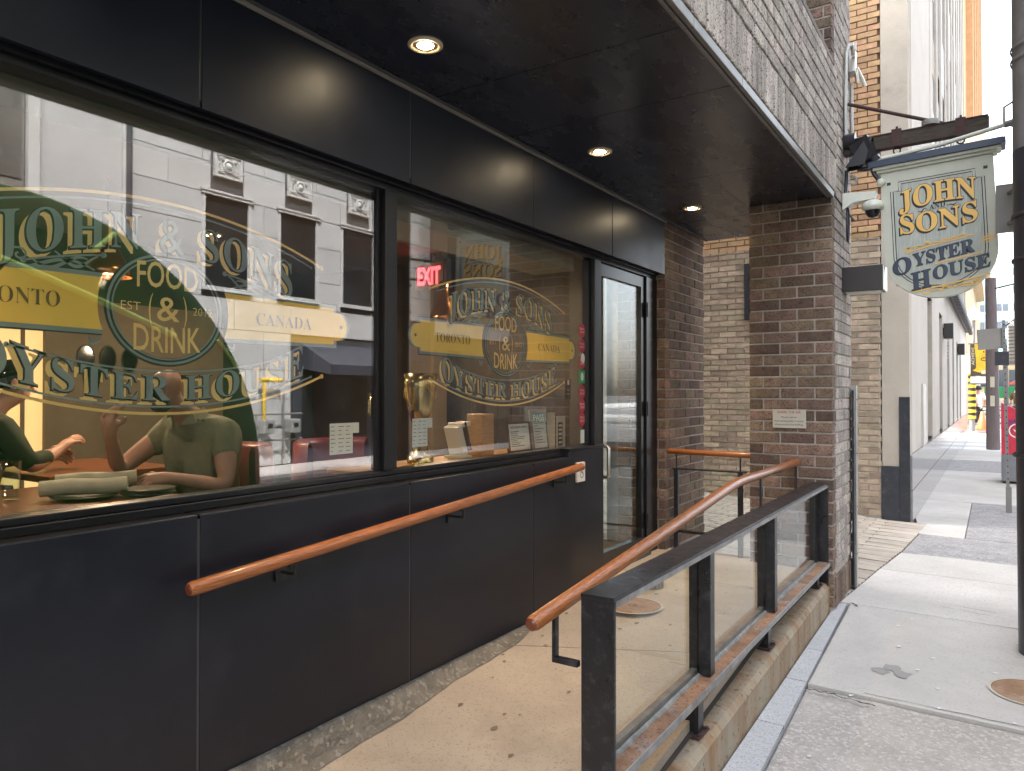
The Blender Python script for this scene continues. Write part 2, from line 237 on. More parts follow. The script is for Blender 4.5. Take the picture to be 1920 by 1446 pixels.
# ------------------------------------------------------------------ mesh helpers
class MB:
    """collects shapes (in world coordinates) that become one mesh"""
    def __init__(s): s.v = []; s.f = []; s.mi = []; s.cur = 0; s.sm = []
    def poly(s, pts, faces, smooth=False):
        o = len(s.v); s.v += [tuple(p) for p in pts]
        for f in faces: s.f.append([o + i for i in f]); s.mi.append(s.cur); s.sm.append(smooth)
        return s
    def box(s, a, b, bev=0.0):
        x0, y0, z0 = [min(a[i], b[i]) for i in range(3)]; x1, y1, z1 = [max(a[i], b[i]) for i in range(3)]
        if bev <= 0:
            p = [(x0, y0, z0), (x1, y0, z0), (x1, y1, z0), (x0, y1, z0), (x0, y0, z1), (x1, y0, z1), (x1, y1, z1), (x0, y1, z1)]
            return s.poly(p, [(0, 3, 2, 1), (4, 5, 6, 7), (0, 1, 5, 4), (1, 2, 6, 5), (2, 3, 7, 6), (3, 0, 4, 7)])
        bm = bmesh.new(); bmesh.ops.create_cube(bm, size=1)
        for v in bm.verts:
            v.co = Vector(((x0 + x1) / 2 + v.co.x * (x1 - x0), (y0 + y1) / 2 + v.co.y * (y1 - y0), (z0 + z1) / 2 + v.co.z * (z1 - z0)))
        bmesh.ops.bevel(bm, geom=bm.edges[:], offset=bev, segments=2, affect='EDGES', profile=0.6)
        bm.verts.index_update()
        s.poly([v.co[:] for v in bm.verts], [[v.index for v in f.verts] for f in bm.faces]); bm.free(); return s
    def obox(s, c, ax, ay, az):
        """box from a centre and three half-axis vectors"""
        c, ax, ay, az = map(Vector, (c, ax, ay, az)); p = []
        for k in (-1, 1):
            for (i, j) in ((-1, -1), (1, -1), (1, 1), (-1, 1)): p.append(c + ax * i + ay * j + az * k)
        return s.poly(p, [(0, 3, 2, 1), (4, 5, 6, 7), (0, 1, 5, 4), (1, 2, 6, 5), (2, 3, 7, 6), (3, 0, 4, 7)])
    def tube(s, path, r, n=10, cap=True, smooth=True):
        path = [Vector(p) for p in path]; rr = r if isinstance(r, (list, tuple)) else [r] * len(path)
        rings = []; prev = None
        for i, p in enumerate(path):
            if i == 0: d = path[1] - p
            elif i == len(path) - 1: d = p - path[i - 1]
            else: d = (path[i + 1] - p).normalized() + (p - path[i - 1]).normalized()
            d.normalize()
            if prev is None:
                u = d.orthogonal().normalized()
            else:
                u = (prev - d * prev.dot(d)); u = u.normalized() if u.length > 1e-6 else d.orthogonal().normalized()
            prev = u; w = d.cross(u)
            rings.append([p + (u * math.cos(2 * math.pi * k / n) + w * math.sin(2 * math.pi * k / n)) * rr[i] for k in range(n)])
        pts = [q for ring in rings for q in ring]; fs = []
        for i in range(len(path) - 1):
            for k in range(n):
                a = i * n + k; b = i * n + (k + 1) % n; fs.append((a, b, b + n, a + n))
        s.poly(pts, fs, smooth)
        if cap:
            s.poly(rings[0], [list(range(n))[::-1]]); s.poly(rings[-1], [list(range(n))])
        return s
    def lathe(s, c, prof, n=20, axis='z', smooth=True):
        """prof: (radius, height) pairs, turned about an axis through c"""
        c = Vector(c); A = {'z': (Vector((1, 0, 0)), Vector((0, 1, 0)), Vector((0, 0, 1))), 'x': (Vector((0, 1, 0)), Vector((0, 0, 1)), Vector((1, 0, 0))),
                            'y': (Vector((0, 0, 1)), Vector((1, 0, 0)), Vector((0, 1, 0)))}[axis]
        pts = []; fs = []
        for r, h in prof:
            for k in range(n):
                t = 2 * math.pi * k / n; pts.append(c + A[0] * (r * math.cos(t)) + A[1] * (r * math.sin(t)) + A[2] * h)
        for i in range(len(prof) - 1):
            for k in range(n):
                a = i * n + k; b = i * n + (k + 1) % n; fs.append((a, b, b + n, a + n))
        return s.poly(pts, fs, smooth)
    def prism(s, pts, d):
        """a flat outline pushed along the vector d"""
        pts = [Vector(p) for p in pts]; d = Vector(d); n = len(pts)
        return s.poly(pts + [p + d for p in pts], [list(range(n))[::-1], list(range(n, 2 * n))] + [(i, (i + 1) % n, (i + 1) % n + n, i + n) for i in range(n)])
    def build(s, name, m, parent=None, loc=None, kind=None):
        me = bpy.data.meshes.new(name)
        base = Vector(loc) if loc is not None else (wloc(parent) if parent else Vector((0, 0, 0)))
        me.from_pydata([tuple(Vector(p) - base) for p in s.v], [], s.f); me.validate(); me.update()
        ms = m if isinstance(m, (list, tuple)) else [m]
        for x in ms: me.materials.append(x)
        if len(me.polygons) == len(s.mi):
            for p, i, q in zip(me.polygons, s.mi, s.sm): p.material_index = i; p.use_smooth = q
        o = bpy.data.objects.new(name, me); COL.objects.link(o)
        if parent:
            o.parent = parent; o.location = base - wloc(parent)
        else: o.location = base
        if kind: o['kind'] = kind
        return o

def wloc(o):
    p = Vector(o.location); q = o.parent
    while q: p += Vector(q.location); q = q.parent
    return p

def tag(o, label=None, cat=None, group=None, kind=None):
    if label: o['label'] = label
    if cat: o['category'] = cat
    if group: o['group'] = group
    if kind: o['kind'] = kind
    return o

def thing(name, label, cat, loc, group=None):
    o = bpy.data.objects.new(name, None); COL.objects.link(o); o.empty_display_size = 0.1
    o.location = loc
    return tag(o, label, cat, group)

def part_empty(name, parent, loc=(0, 0, 0)):
    o = bpy.data.objects.new(name, None); COL.objects.link(o); o.parent = parent; o.location = Vector(loc) - wloc(parent); o.empty_display_size = 0.05
    return o

def copy_tree(o, parent=None, link=True):
    c = o.copy(); COL.objects.link(c); c.parent = parent
    for ch in list(o.children): copy_tree(ch, c)
    return c

def bx(name, a, b, m, parent=None, bev=0.0, **k): return MB().box(a, b, bev).build(name, m, parent, **k)

# ------------------------------------------------------------------ bricks and stones laid as pieces
_bm_cache = {}
def brick_mesh(l, h, d, m, key):
    """a brick with softened front arrises: length on x, height on z, its face at y = 0 looking to -y"""
    k = (round(l, 3), round(h, 3), round(d, 3), key)
    if k in _bm_cache: return _bm_cache[k]
    c = min(0.004, h * 0.08); x, z = l / 2, h / 2
    v = [(-x + c, 0, -z + c), (x - c, 0, -z + c), (x - c, 0, z - c), (-x + c, 0, z - c), (-x, c, -z), (x, c, -z), (x, c, z), (-x, c, z), (-x, d, -z), (x, d, -z), (x, d, z), (-x, d, z)]
    f = [(0, 1, 2, 3), (0, 4, 5, 1), (1, 5, 6, 2), (2, 6, 7, 3), (3, 7, 4, 0), (4, 8, 9, 5), (5, 9, 10, 6), (6, 10, 11, 7), (7, 11, 8, 4), (8, 11, 10, 9)]
    me = bpy.data.meshes.new('brick'); me.from_pydata(v, [], f); me.update(); me.materials.append(m)
    _bm_cache[k] = me
    return me

def bond_rects(w, h, bl, bh, j, off0=0.0, z_off=0.0, bond='half'):
    """(u, v, length, height) of every brick of a w by h face in running bond"""
    out = []; row = 0; z = z_off
    while z < h - 0.02:
        hh = min(bh, h - z)
        step = bl + j
        x = -step + off0 + (step / 2 if row % 2 else 0)
        while x > 0: x -= step
        while x < w - 0.005:
            a = max(0, x); b = min(w, x + bl)
            if b - a > 0.025: out.append((a + (b - a) / 2, z + hh / 2, b - a, hh, row))
            x += step
        z += bh + j; row += 1
    return out

def lay(parent, rects, origin, u, n, m, depth, key, maxparts=300, piece='brick', jit=0.0025, skip=None, stuff=None):
    """set bricks on a face: origin is its lower corner, u runs along it, n is its outward normal; the largest in the picture are parts"""
    origin, u, n = Vector(origin), Vector(u).normalized(), Vector(n).normalized(); up = Vector((0, 0, 1))
    rot = Matrix((u, -n, up)).transposed()
    todo = []
    for (a, z, l, h, row) in rects:
        c = origin + u * a + up * z
        if skip and skip(c): continue
        todo.append((c, l, h))
    return [(c, l, h, rot, n, m, depth, key) for c, l, h in todo]

def place_bricks(parent, items, maxparts, piece='brick', jit=0.0025, mats=None):
    """the pieces that show largest become objects, the others one joined part"""
    def size(it):
        c, l, h, rot, n = it[:5]
        v = c - Vector((0, 0, 0)); d = v.length
        return l * h * abs(v.normalized().dot(n)) / (d * d)
    f = CAM.matrix_world
    items = sorted(items, key=size, reverse=True)
    base = wloc(parent); rest = {}
    for i, (c, l, h, rot, n, m, depth, key) in enumerate(items):
        off = n * random.uniform(-jit, jit)
        if i < maxparts:
            me = brick_mesh(l, h, depth, m, key)
            o = bpy.data.objects.new(piece, me); COL.objects.link(o); o.parent = parent
            o.matrix_local = Matrix.Translation(c + off - base) @ rot.to_4x4()
        else:
            rest.setdefault(key, (m, []))[1].append((c + off, l, h, rot, depth))
    for key, (m, L) in rest.items():
        b = MB()
        for c, l, h, rot, depth in L:
            x, z = l / 2, h / 2
            p = [(-x, 0, -z), (x, 0, -z), (x, 0, z), (-x, 0, z), (-x, depth, -z), (x, depth, -z), (x, depth, z), (-x, depth, z)]
            b.poly([c + rot @ Vector(q) for q in p], [(0, 1, 2, 3), (0, 4, 5, 1), (1, 5, 6, 2), (2, 6, 7, 3), (3, 7, 4, 0)])
        b.build('brickwork' if piece == 'brick' else 'stonework', m, parent, kind='stuff')

# ------------------------------------------------------------------ lettering
BOLD = {chr(65 + i): chr(0x1D400 + i) for i in range(26)}; BOLD.update({str(i): chr(0x1D7CE + i) for i in range(10)})
def text_geo(body, serif=True, offset=0.0, res=3, spacing=1.0):
    """2-D outline of a word: (verts, faces), cap height 1, starting at x = 0"""
    cu = bpy.data.curves.new('lettering', 'FONT'); cu.body = ''.join(BOLD.get(c, c) for c in body) if serif else body
    cu.resolution_u = res; cu.offset = offset; cu.fill_mode = 'FRONT'; cu.space_character = spacing
    o = bpy.data.objects.new('lettering', cu); COL.objects.link(o)
    dg = bpy.context.evaluated_depsgraph_get(); dg.update()
    me = bpy.data.meshes.new_from_object(o.evaluated_get(dg))
    v = [(p.co.x, p.co.y) for p in me.vertices]; f = [list(p.vertices) for p in me.polygons]
    bpy.data.objects.remove(o); bpy.data.curves.remove(cu); bpy.data.meshes.remove(me)
    return v, f

_tc = {}
def word(body, serif=True, offset=0.0, spacing=1.0):
    k = (body, serif, offset, spacing)
    if k not in _tc:
        v0, f0 = text_geo(body, serif, 0.0, 3, spacing)
        y0 = min(p[1] for p in v0); H = 0.0
        hh = [p[1] for p in v0]; x0 = min(p[0] for p in v0); x1 = max(p[0] for p in v0); cap = max(hh)
        v, f = (v0, f0) if offset == 0 else text_geo(body, serif, offset, 3, spacing)
        s = 1.0 / cap
        _tc[k] = ([((x - x0) * s, y * s) for x, y in v], f, (x1 - x0) * s)
    return _tc[k]

def put_word(b, body, fn, width, height, serif=True, offset=0.0, shift=(0, 0), spacing=1.0):
    """adds a word to a builder: u runs -width/2..width/2, v 0..height, fn maps (u, v) to a point"""
    v, f, w = word(body, serif, offset, spacing)
    b.poly([fn((x / w - 0.5) * width + shift[0], y * height + shift[1]) for x, y in v], f)

def ribbon(b, pts, w, fn):
    """a flat stroke along 2-D points"""
    L = []; Rr = []; n = len(pts)
    ws = w if isinstance(w, (list, tuple)) else [w] * n
    for i in range(n):
        a = pts[max(0, i - 1)]; c = pts[min(n - 1, i + 1)]; dx, dy = c[0] - a[0], c[1] - a[1]; q = math.hypot(dx, dy) or 1
        nx, ny = -dy / q * ws[i] / 2, dx / q * ws[i] / 2
        L.append(fn(pts[i][0] + nx, pts[i][1] + ny)); Rr.append(fn(pts[i][0] - nx, pts[i][1] - ny))
    b.poly(L + Rr, [(i, i + 1, n + i + 1, n + i) for i in range(n - 1)])

def disc2(b, c, rx, ry, fn, n=24, hole=0.0):
    if hole:
        a = [fn(c[0] + rx * math.cos(2 * math.pi * k / n), c[1] + ry * math.sin(2 * math.pi * k / n)) for k in range(n)]
        i = [fn(c[0] + (rx - hole) * math.cos(2 * math.pi * k / n), c[1] + (ry - hole) * math.sin(2 * math.pi * k / n)) for k in range(n)]
        b.poly(a + i, [(k, (k + 1) % n, n + (k + 1) % n, n + k) for k in range(n)])
    else:
        b.poly([fn(c[0] + rx * math.cos(2 * math.pi * k / n), c[1] + ry * math.sin(2 * math.pi * k / n)) for k in range(n)], [list(range(n))])

# ================================================================== SETTING
def gz(y):
    """height of the public sidewalk: it falls gently towards the near end"""
    return -1.45 - max(0.0, 5.4 - y) * 0.024 if y > -3 else -1.45 - 8.4 * 0.024

# sky dome is the world; the ground is one sheet to the horizon
gm = MB(); gm.poly([(-250, -120, -1.86), (250, -120, -1.86), (250, 420, -1.86), (-250, 420, -1.86)], [(0, 1, 2, 3)])
gm.build('ground', M['road'], kind='structure')
rd = MB(); rd.poly([(1.75, -40, -1.72), (7.0, -40, -1.72), (7.0, 21.9, -1.60), (1.75, 21.9, -1.60)], [(0, 1, 2, 3)])
rd.build('road', M['road'], kind='structure')
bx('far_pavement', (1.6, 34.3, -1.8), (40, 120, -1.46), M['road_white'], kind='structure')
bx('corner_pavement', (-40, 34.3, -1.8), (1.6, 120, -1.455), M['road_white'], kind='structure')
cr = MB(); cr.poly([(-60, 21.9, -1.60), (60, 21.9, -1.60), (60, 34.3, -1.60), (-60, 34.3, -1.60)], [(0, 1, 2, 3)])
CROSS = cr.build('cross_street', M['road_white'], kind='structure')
for k in range(6):   # the pedestrian crossing in line with the sidewalk
    bx('crossing_stripe', (-0.75, 22.6 + k * 1.9, -1.599), (2.2, 23.4 + k * 1.9, -1.594), M['white'], CROSS)

# sidewalk: a bed with the concrete slabs laid on it
sw = MB(); sw.poly([(-1.2, -6, gz(-6) - 0.05), (1.58, -6, gz(-6) - 0.05), (1.58, 5.4, -1.50), (1.58, 21.8, -1.50), (-1.2, 21.8, -1.50), (-1.2, 5.4, -1.50)], [(0, 1, 2, 5), (5, 2, 3, 4)])
SW = sw.build('sidewalk', M['crack'], kind='structure')
def slab(y0, y1, m, x0l=None, x0r=None, x1=1.55, g=0.006, name='slab', dz=0.0, t=0.11, jag0=0, jag1=0, seed=1):
    """one cast slab; its long edges may be ragged"""
    rnd = random.Random(seed); n = 14 if (jag0 or jag1) else 1
    xa0, xa1 = x0l, x0r
    pts = []
    for i in range(n + 1):
        q = i / n; x = xa0 + (x1 - xa0) * q
        y = y0 + g + (rnd.uniform(-jag0, jag0)) - 0.02 * q * 4
        pts.append((x, y))
    for i in range(n + 1):
        q = 1 - i / n; x = xa1 + (x1 - xa1) * q
        y = y1 - g + rnd.uniform(-jag1, jag1) - 0.02 * q * 4
        pts.append((x, y))
    N = len(pts); b = MB()
    c = 0.005
    top = [(x, y, gz(y) + dz) for x, y in pts]; bot = [(x, y, gz(y) + dz - t) for x, y in pts]
    cx_, cy_ = sum(p[0] for p in pts) / N, sum(p[1] for p in pts) / N
    inn = [(x + (cx_ - x) * 0.006, y + (cy_ - y) * 0.008, z) for x, y, z in top]
    top = [(x, y, z - c) for x, y, z in top]
    b.poly(inn + top + bot, [list(range(N))] + [(N + i, N + (i + 1) % N, (i + 1) % N, i) for i in range(N)] + [(2 * N + i, 2 * N + (i + 1) % N, N + (i + 1) % N, N + i) for i in range(N)])
    return b.build(name, m, SW)
def inner(y):     # line of the granite edging's outer side
    return -0.775 - 0.075 * (y - 2.8) / 2.7
A_, C_ = M['aggregate'], M['sidewalk']
slab(-6.0, -2.2, A_, -1.1, -0.95, dz=-0.004)
slab(-2.2, 0.9, A_, -0.95, inner(0.9), dz=0.002)
slab(0.9, 3.97, A_, inner(0.9), inner(3.97), dz=-0.016, jag1=0.006, seed=5)
slab(3.97, 5.50, C_, inner(3.97), inner(5.45) + 0.01)
slab(5.50, 6.72, C_, -0.905, -0.80, dz=0.002)
slab(6.72, 7.52, C_, -0.80, -0.72, jag1=0.02, seed=9)
slab(8.62, 9.95, C_, -0.66, -0.80, x1=-0.26, jag0=0.008)
for k, y in enumerate([9.95, 11.45, 12.95, 14.45]):
    slab(y, y + 1.5, C_, -0.80, -0.80, x1=1.55 if k else -0.26)
slab(18.6, 20.1, C_, -0.80, -0.80); slab(20.1, 21.7, C_, -0.80, -0.80)
# asphalt repairs
slab(7.52, 8.62, M['asphalt'], -0.72, -0.66, dz=-0.006, jag0=0.02, jag1=0.006, name='asphalt_patch', seed=9, g=0)
slab(8.62, 11.45, M['asphalt'], -0.255, -0.255, dz=-0.003, jag0=0.006, name='asphalt_patch', seed=3, g=0.0)
slab(15.95, 18.6, M['asphalt'], -0.80, -0.80, dz=-0.004, name='asphalt_patch', g=0)
# curb
for i, y in enumerate(range(-6, 21, 3)):
    kb = MB(); y1 = min(y + 3, 21.8)
    kb.poly([(1.56, y + .004, gz(y) - .3), (1.74, y + .004, gz(y) - .3), (1.74, y + .004, gz(y) - .012), (1.56, y + .004, gz(y)), (1.56, y1 - .004, gz(y1) - .3), (1.74, y1 - .004, gz(y1) - .3), (1.74, y1 - .004, gz(y1) - .012), (1.56, y1 - .004, gz(y1))],
            [(0, 1, 2, 3), (4, 7, 6, 5), (0, 4, 5, 1), (1, 5, 6, 2), (2, 6, 7, 3), (3, 7, 4, 0)])
    kb.build('curb_stone', M['granite'], SW)
# ragged cracks along the joints and a stain, and gum spots: thin chips of dark filler set just above the slabs
ck = MB()
def crackline(p0, p1, w, n=16, wob=0.012):
    L = []
    for i in range(n + 1):
        q = i / n; L.append((p0[0] + (p1[0] - p0[0]) * q + random.uniform(-wob, wob), p0[1] + (p1[1] - p0[1]) * q + random.uniform(-wob, wob)))
    ws = [w * random.uniform(0.3, 1.3) for _ in L]
    ribbon(ck, L, ws, lambda x, y: (x, y, gz(y) + 0.003))
crackline((-0.80, 3.90), (-0.48, 3.86), 0.012, 20, 0.014)
crackline((-0.845, 5.52), (-0.78, 5.44), 0.014, 8, 0.012)
crackline((-0.80, 3.3), (-0.84, 4.6), 0.012, 14, 0.008)
crackline((-0.55, 3.985), (0.35, 3.965), 0.004, 14, 0.005)
crackline((-0.30, 5.75), (-0.02, 5.68), 0.004, 8, 0.006)
crackline((-0.31, 5.84), (0.0, 5.78), 0.004, 8, 0.006)
ck.build('joint_crack', M['crack'], SW)
stn = MB()
for q in range(3):
    c = (-0.52 + q * 0.055, 4.33 + (q % 2) * 0.06); P_ = []
    for k in range(11):
        t = 2 * math.pi * k / 11; rr = random.uniform(0.035, 0.075); P_.append((c[0] + rr * math.cos(t) * 0.8, c[1] + rr * math.sin(t) * 0.9))
    stn.poly([(x, y, gz(y) + 0.0025 + q * 0.0006) for x, y in P_], [list(range(11))])
stn.build('dark_stain', mat('sidewalk_stain', (0.27, 0.255, 0.24), rough=0.95), SW)
gum = MB()
for q in range(70):
    x, y = random.uniform(-0.72, 1.2), random.uniform(2.4, 8.0); r = random.uniform(0.005, 0.014)
    P_ = [(x + r * random.uniform(.6, 1.2) * math.cos(k * math.pi / 3.5), y + r * random.uniform(.6, 1.3) * math.sin(k * math.pi / 3.5)) for k in range(7)]
    gum.poly([(a, b_, gz(b_) + (0.004 if y > 3.97 else -0.010)) for a, b_ in P_], [list(range(7))])
gum.build('pale_speck', mat('pale_gum', (0.62, 0.60, 0.56), rough=0.8), SW, kind='stuff')

# granite edging beside the ramp wall
ge = MB(); ge.poly([(-1.2, -3, gz(-3) - 0.06), (-0.7, -3, gz(-3) - 0.06), (-0.8, 5.5, -1.51), (-1.2, 5.5, -1.51)], [(0, 1, 2, 3)])
GE = ge.build('granite_kerb', M['crack'], kind='structure')
ys = [-2.6, -1.6, -0.7, 0.25, 1.15, 2.05, 2.9, 3.42, 3.97, 4.46, 5.46]
for i in range(len(ys) - 1):
    y0, y1 = ys[i] + .003, ys[i + 1] - .003
    xo = lambda y: inner(y) - 0.006; xi = lambda y: -0.915
    b = MB(); t0, t1 = gz(y0) + 0.004, gz(y1) + 0.004
    q = [(xi(y0), y0), (xo(y0), y0), (xo(y1), y1), (xi(y1), y1)]
    b.poly([(x, y, gz(y) - 0.055) for x, y in q] + [(x, y, gz(y) + 0.004) for x, y in q], [(4, 5, 6, 7), (0, 1, 5, 4), (1, 2, 6, 5), (2, 3, 7, 6), (3, 0, 4, 7)])
    b.build('granite_stone', M['granite'], GE)

# the ramp with its landing
def rz(y): return -1.195 if y > 3.86 else -1.195 - (3.86 - y) * 0.0765
rb = MB()
rb.poly([(-2.2, -1.0, rz(-1) - .04), (-0.98, -1.0, rz(-1) - .04), (-0.98, 3.86, -1.235), (-2.2, 3.86, -1.235), (-2.2, 5.45, -1.235), (-0.98, 5.45, -1.235), (-2.2, 5.45, -1.6), (-0.98, 5.45, -1.6)], [(0, 1, 2, 3), (3, 2, 5, 4), (4, 5, 7, 6)])
RAMP = rb.build('ramp', M['crack'], kind='structure')
def ramp_slab(y0, y1, sk=0.0, m='ramp', s0=None):
    s0 = sk if s0 is None else s0
    b = MB(); q = [(-2.19, y0 + .004), (-1.0, y0 + .004 + s0), (-1.0, y1 - .004 + sk), (-2.19, y1 - .004)]
    ysx = [3.86] if y0 < 3.86 < y1 else []
    if ysx:
        q = [q[0], q[1], (-1.0, 3.86), q[2], q[3], (-2.19, 3.86)]
        n = 6; b.poly([(x, y, rz(y)) for x, y in q] + [(x, y, rz(y) - .04) for x, y in q], [(0, 1, 2, 5), (5, 2, 3, 4)] + [(i, n + i, n + (i + 1) % n, (i + 1) % n) for i in range(n)])
    else:
        n = 4; b.poly([(x, y, rz(y)) for x, y in q] + [(x, y, rz(y) - .04) for x, y in q], [(0, 1, 2, 3)] + [(i, n + i, n + (i + 1) % n, (i + 1) % n) for i in range(n)])
    b.build('ramp_slab', M[m], RAMP)
ramp_slab(-1.0, 2.98, 0.48, s0=0.0); ramp_slab(2.98, 4.54, 0.03, s0=0.48); ramp_slab(4.54, 5.41, 0.03)
spots = MB(); rnd = random.Random(11)
for q in range(46):
    x, y = rnd.uniform(-2.0, -1.08), rnd.uniform(0.9, 5.2); r = rnd.uniform(0.004, 0.013)
    P_ = [(x + r * rnd.uniform(.6, 1.3) * math.cos(k * math.pi / 4), y + 1.3 * r * rnd.uniform(.6, 1.3) * math.sin(k * math.pi / 4)) for k in range(8)]
    spots.poly([(u, v, rz(v) + 0.003) for u, v in P_], [list(range(8))])
spots.build('dark_spot', mat('ramp_spot', (0.17, 0.13, 0.10), rough=0.95), RAMP, kind='stuff')
# rough concrete foot along the wall, narrowing as the ramp climbs
fk = MB(); nn = 60; P1 = []
for i in range(nn + 1):
    y = -1.0 + (3.42 + 1.0) * i / nn; z = rz(y)
    xo = -2.098 + 0.055 + 0.012 * math.sin(y * 9) + random.uniform(-.006, .006)
    P1.append([(-2.13, y, -1.236), (-2.098 + 0.012, y, -1.238 + random.uniform(-.004, .003)), (xo, y, z + (-1.24 - z) * 0.25 + random.uniform(-.006, .006)), (xo + 0.028 + random.uniform(-.006, .006), y, z + 0.004)])
pts = [p for r_ in P1 for p in r_]; fs = []
for i in range(nn):
    for k in range(3): a = i * 4 + k; fs.append((a, a + 4, a + 5, a + 1))
fk.poly(pts, fs); fk.build('kerb_foot', M['ramp_kerb'], RAMP)

# alley floor of small pavers behind the pillar
def edge(y):
    return -0.905 + 0.105 * (y - 5.5) / 1.22 if y < 6.72 else (-0.80 + 0.08 * (y - 6.72) / 0.8 if y < 7.52 else -0.72 + 0.06 * (y - 7.52) / 1.1)
def az(x): return -1.45 + 0.075 * max(0, -0.92 - x)
al = MB(); al.poly([(-0.86, 5.5, -1.475), (-0.62, 9.28, -1.475), (-14, 9.28, az(-8) - .02), (-14, 5.5, az(-8) - .02)], [(0, 1, 2, 3)])
AL = al.build('alley_paving', M['paver_bed'], kind='structure')
cnt = 0; rest = MB()
pm = {}
for r_ in range(36):
    y = 5.56 + r_ * 0.104
    for c in range(30):
        x = -0.98 + 0.07 * (y - 5.5) / 3.8 * 1.0 - 0.21 * (c + 1) + (0.105 if r_ % 2 else 0)
        xa, xb = x, x + 0.204; lim = edge(y)
        if c == 0: xb = lim - 0.004
        if xb - xa < 0.03: continue
        za, zb = az(xa) + random.uniform(-.002, .002), az(xb)
        if xa > -3.6 and cnt < 290:
            b = MB(); q = [(xa, y), (xb, y), (xb, y + .098), (xa, y + .098)]; zz = [az(xa), az(xb), az(xb), az(xa)]; dz = random.uniform(-.003, .003)
            b.poly([(X, Y, z + dz) for (X, Y), z in zip(q, zz)] + [(X, Y, z - .04) for (X, Y), z in zip(q, zz)], [(0, 1, 2, 3), (0, 4, 5, 1), (1, 5, 6, 2), (2, 6, 7, 3), (3, 7, 4, 0)])
            b.build('paver', M['paver'], AL); cnt += 1
        else:
            q = [(xa, y), (xb, y), (xb, y + .098), (xa, y + .098)]; zz = [az(xa), az(xb), az(xb), az(xa)]
            rest.poly([(X, Y, z) for (X, Y), z in zip(q, zz)] + [(X, Y, z - .04) for (X, Y), z in zip(q, zz)], [(0, 1, 2, 3), (0, 4, 5, 1), (1, 5, 6, 2), (2, 6, 7, 3), (3, 7, 4, 0)])
rest.build('paving_field', M['paver'], AL, kind='stuff')
bx('pavement_opposite', (7.0, -40, -1.9), (8.5, 21.9, -1.56), M['sidewalk'], kind='structure')

# concrete kerb wall under the glass railing
kw = MB(); secs = []
for i in range(25):
    y = -1.6 + (5.235 + 1.6) * i / 24
    t = -1.345 + (y - 2.5) * 0.030 if y > 2.5 else -1.345 + (y - 2.5) * 0.055
    t = max(t, gz(y) + 0.03)
    secs.append([(-0.925, y, gz(y) - 0.1), (-0.925, y, t - 0.03), (-0.945, y, t - 0.004), (-0.965, y, t), (-1.06, y, t + 0.006), (-1.06, y, gz(y) - 0.1)])
pts = [p for s_ in secs for p in s_]; fs = []
for i in range(24):
    for k in range(5): a = i * 6 + k; fs.append((a, a + 1, a + 7, a + 6))
fs += [list(range(6)), [24 * 6 + k for k in range(5, -1, -1)]]
kw.poly(pts, fs)
KW = kw.build('ramp_wall', M['kerb_wall'], loc=(-0.98, 3, -1.5))
tag(KW, 'low rust-streaked concrete wall under the glass ramp railing', 'wall')

# ================================================================== PILLAR, PIER, UPPER WALL
BL, BH, J = 0.2165, 0.0665, 0.0105
PIL = thing('brick_pillar', 'square brown brick pillar carrying the no-smoking plaque', 'pillar', (-1.175, 5.63, -1.45))
core = MB().box((-1.443, 5.257, -1.6), (-0.908, 6.0, 14.5))
core.build('mortar_core', M['mortar'], PIL)
n0 = (0, -1, 0); nx = (1, 0, 0); ny = (-1, 0, 0)
fw = 0.55
front = lay(PIL, bond_rects(fw, 1.318 + 1.19, BL, BH, J, off0=0.10), (-1.45, 5.25, -1.19), (1, 0, 0), n0, M['brick'], 0.09, 'b')
low = lay(PIL, bond_rects(fw, 0.24, BL, BH, J), (-1.45, 5.25, -1.43), (1, 0, 0), n0, M['brick'], 0.09, 'b')
upper = lay(PIL, bond_rects(0.50, 2.2, BL, BH, J), (-1.40, 5.25, 2.235), (1, 0, 0), n0, M['brick'], 0.09, 'b')
side = lay(PIL, bond_rects(0.655, 1.318 + 1.19, BL, BH, J), (-0.9, 5.345, -1.19), (0, 1, 0), nx, M['beam_brick'], 0.09, 'sb')  # paler brick than the front: this side's stronger light is put into the colour
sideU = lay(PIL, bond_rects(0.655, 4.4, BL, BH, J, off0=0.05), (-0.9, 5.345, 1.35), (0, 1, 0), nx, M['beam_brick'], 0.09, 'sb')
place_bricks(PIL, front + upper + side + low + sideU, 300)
# the projecting soldier course at its foot
sold = []
for k in range(9):
    sold.append((Vector((-0.893, 5.29 + k * 0.077 + 0.034, -1.335)), 0.066, 0.20))
place_bricks(PIL, [(c, l, h, Matrix(((0, 1, 0), (-1, 0, 0), (0, 0, 1))).transposed(), Vector(nx), M['brick'], 0.05, 'sold') for c, l, h in sold], 9, piece='soldier_brick')

PIER = thing('brick_pier', 'dark brown brick pier beside the glass door hinges', 'pier', (-2.3, 5.75, -1.2))
bx('mortar_core', (-2.6, 5.315, -1.6), (-2.107, 6.2, 1.312), M['mortar'], PIER)
p1 = lay(PIER, bond_rects(0.40, 2.51, BL, BH, J, off0=0.116), (-2.5, 5.305, -1.195), (1, 0, 0), n0, M['brick'], 0.09, 'b', skip=None)
p2 = lay(PIER, bond_rects(0.80, 2.51, BL, BH, J, off0=0.0), (-2.1, 5.40, -1.195), (0, 1, 0), nx, M['brick'], 0.09, 'b')
place_bricks(PIER, p1 + p2, 300)

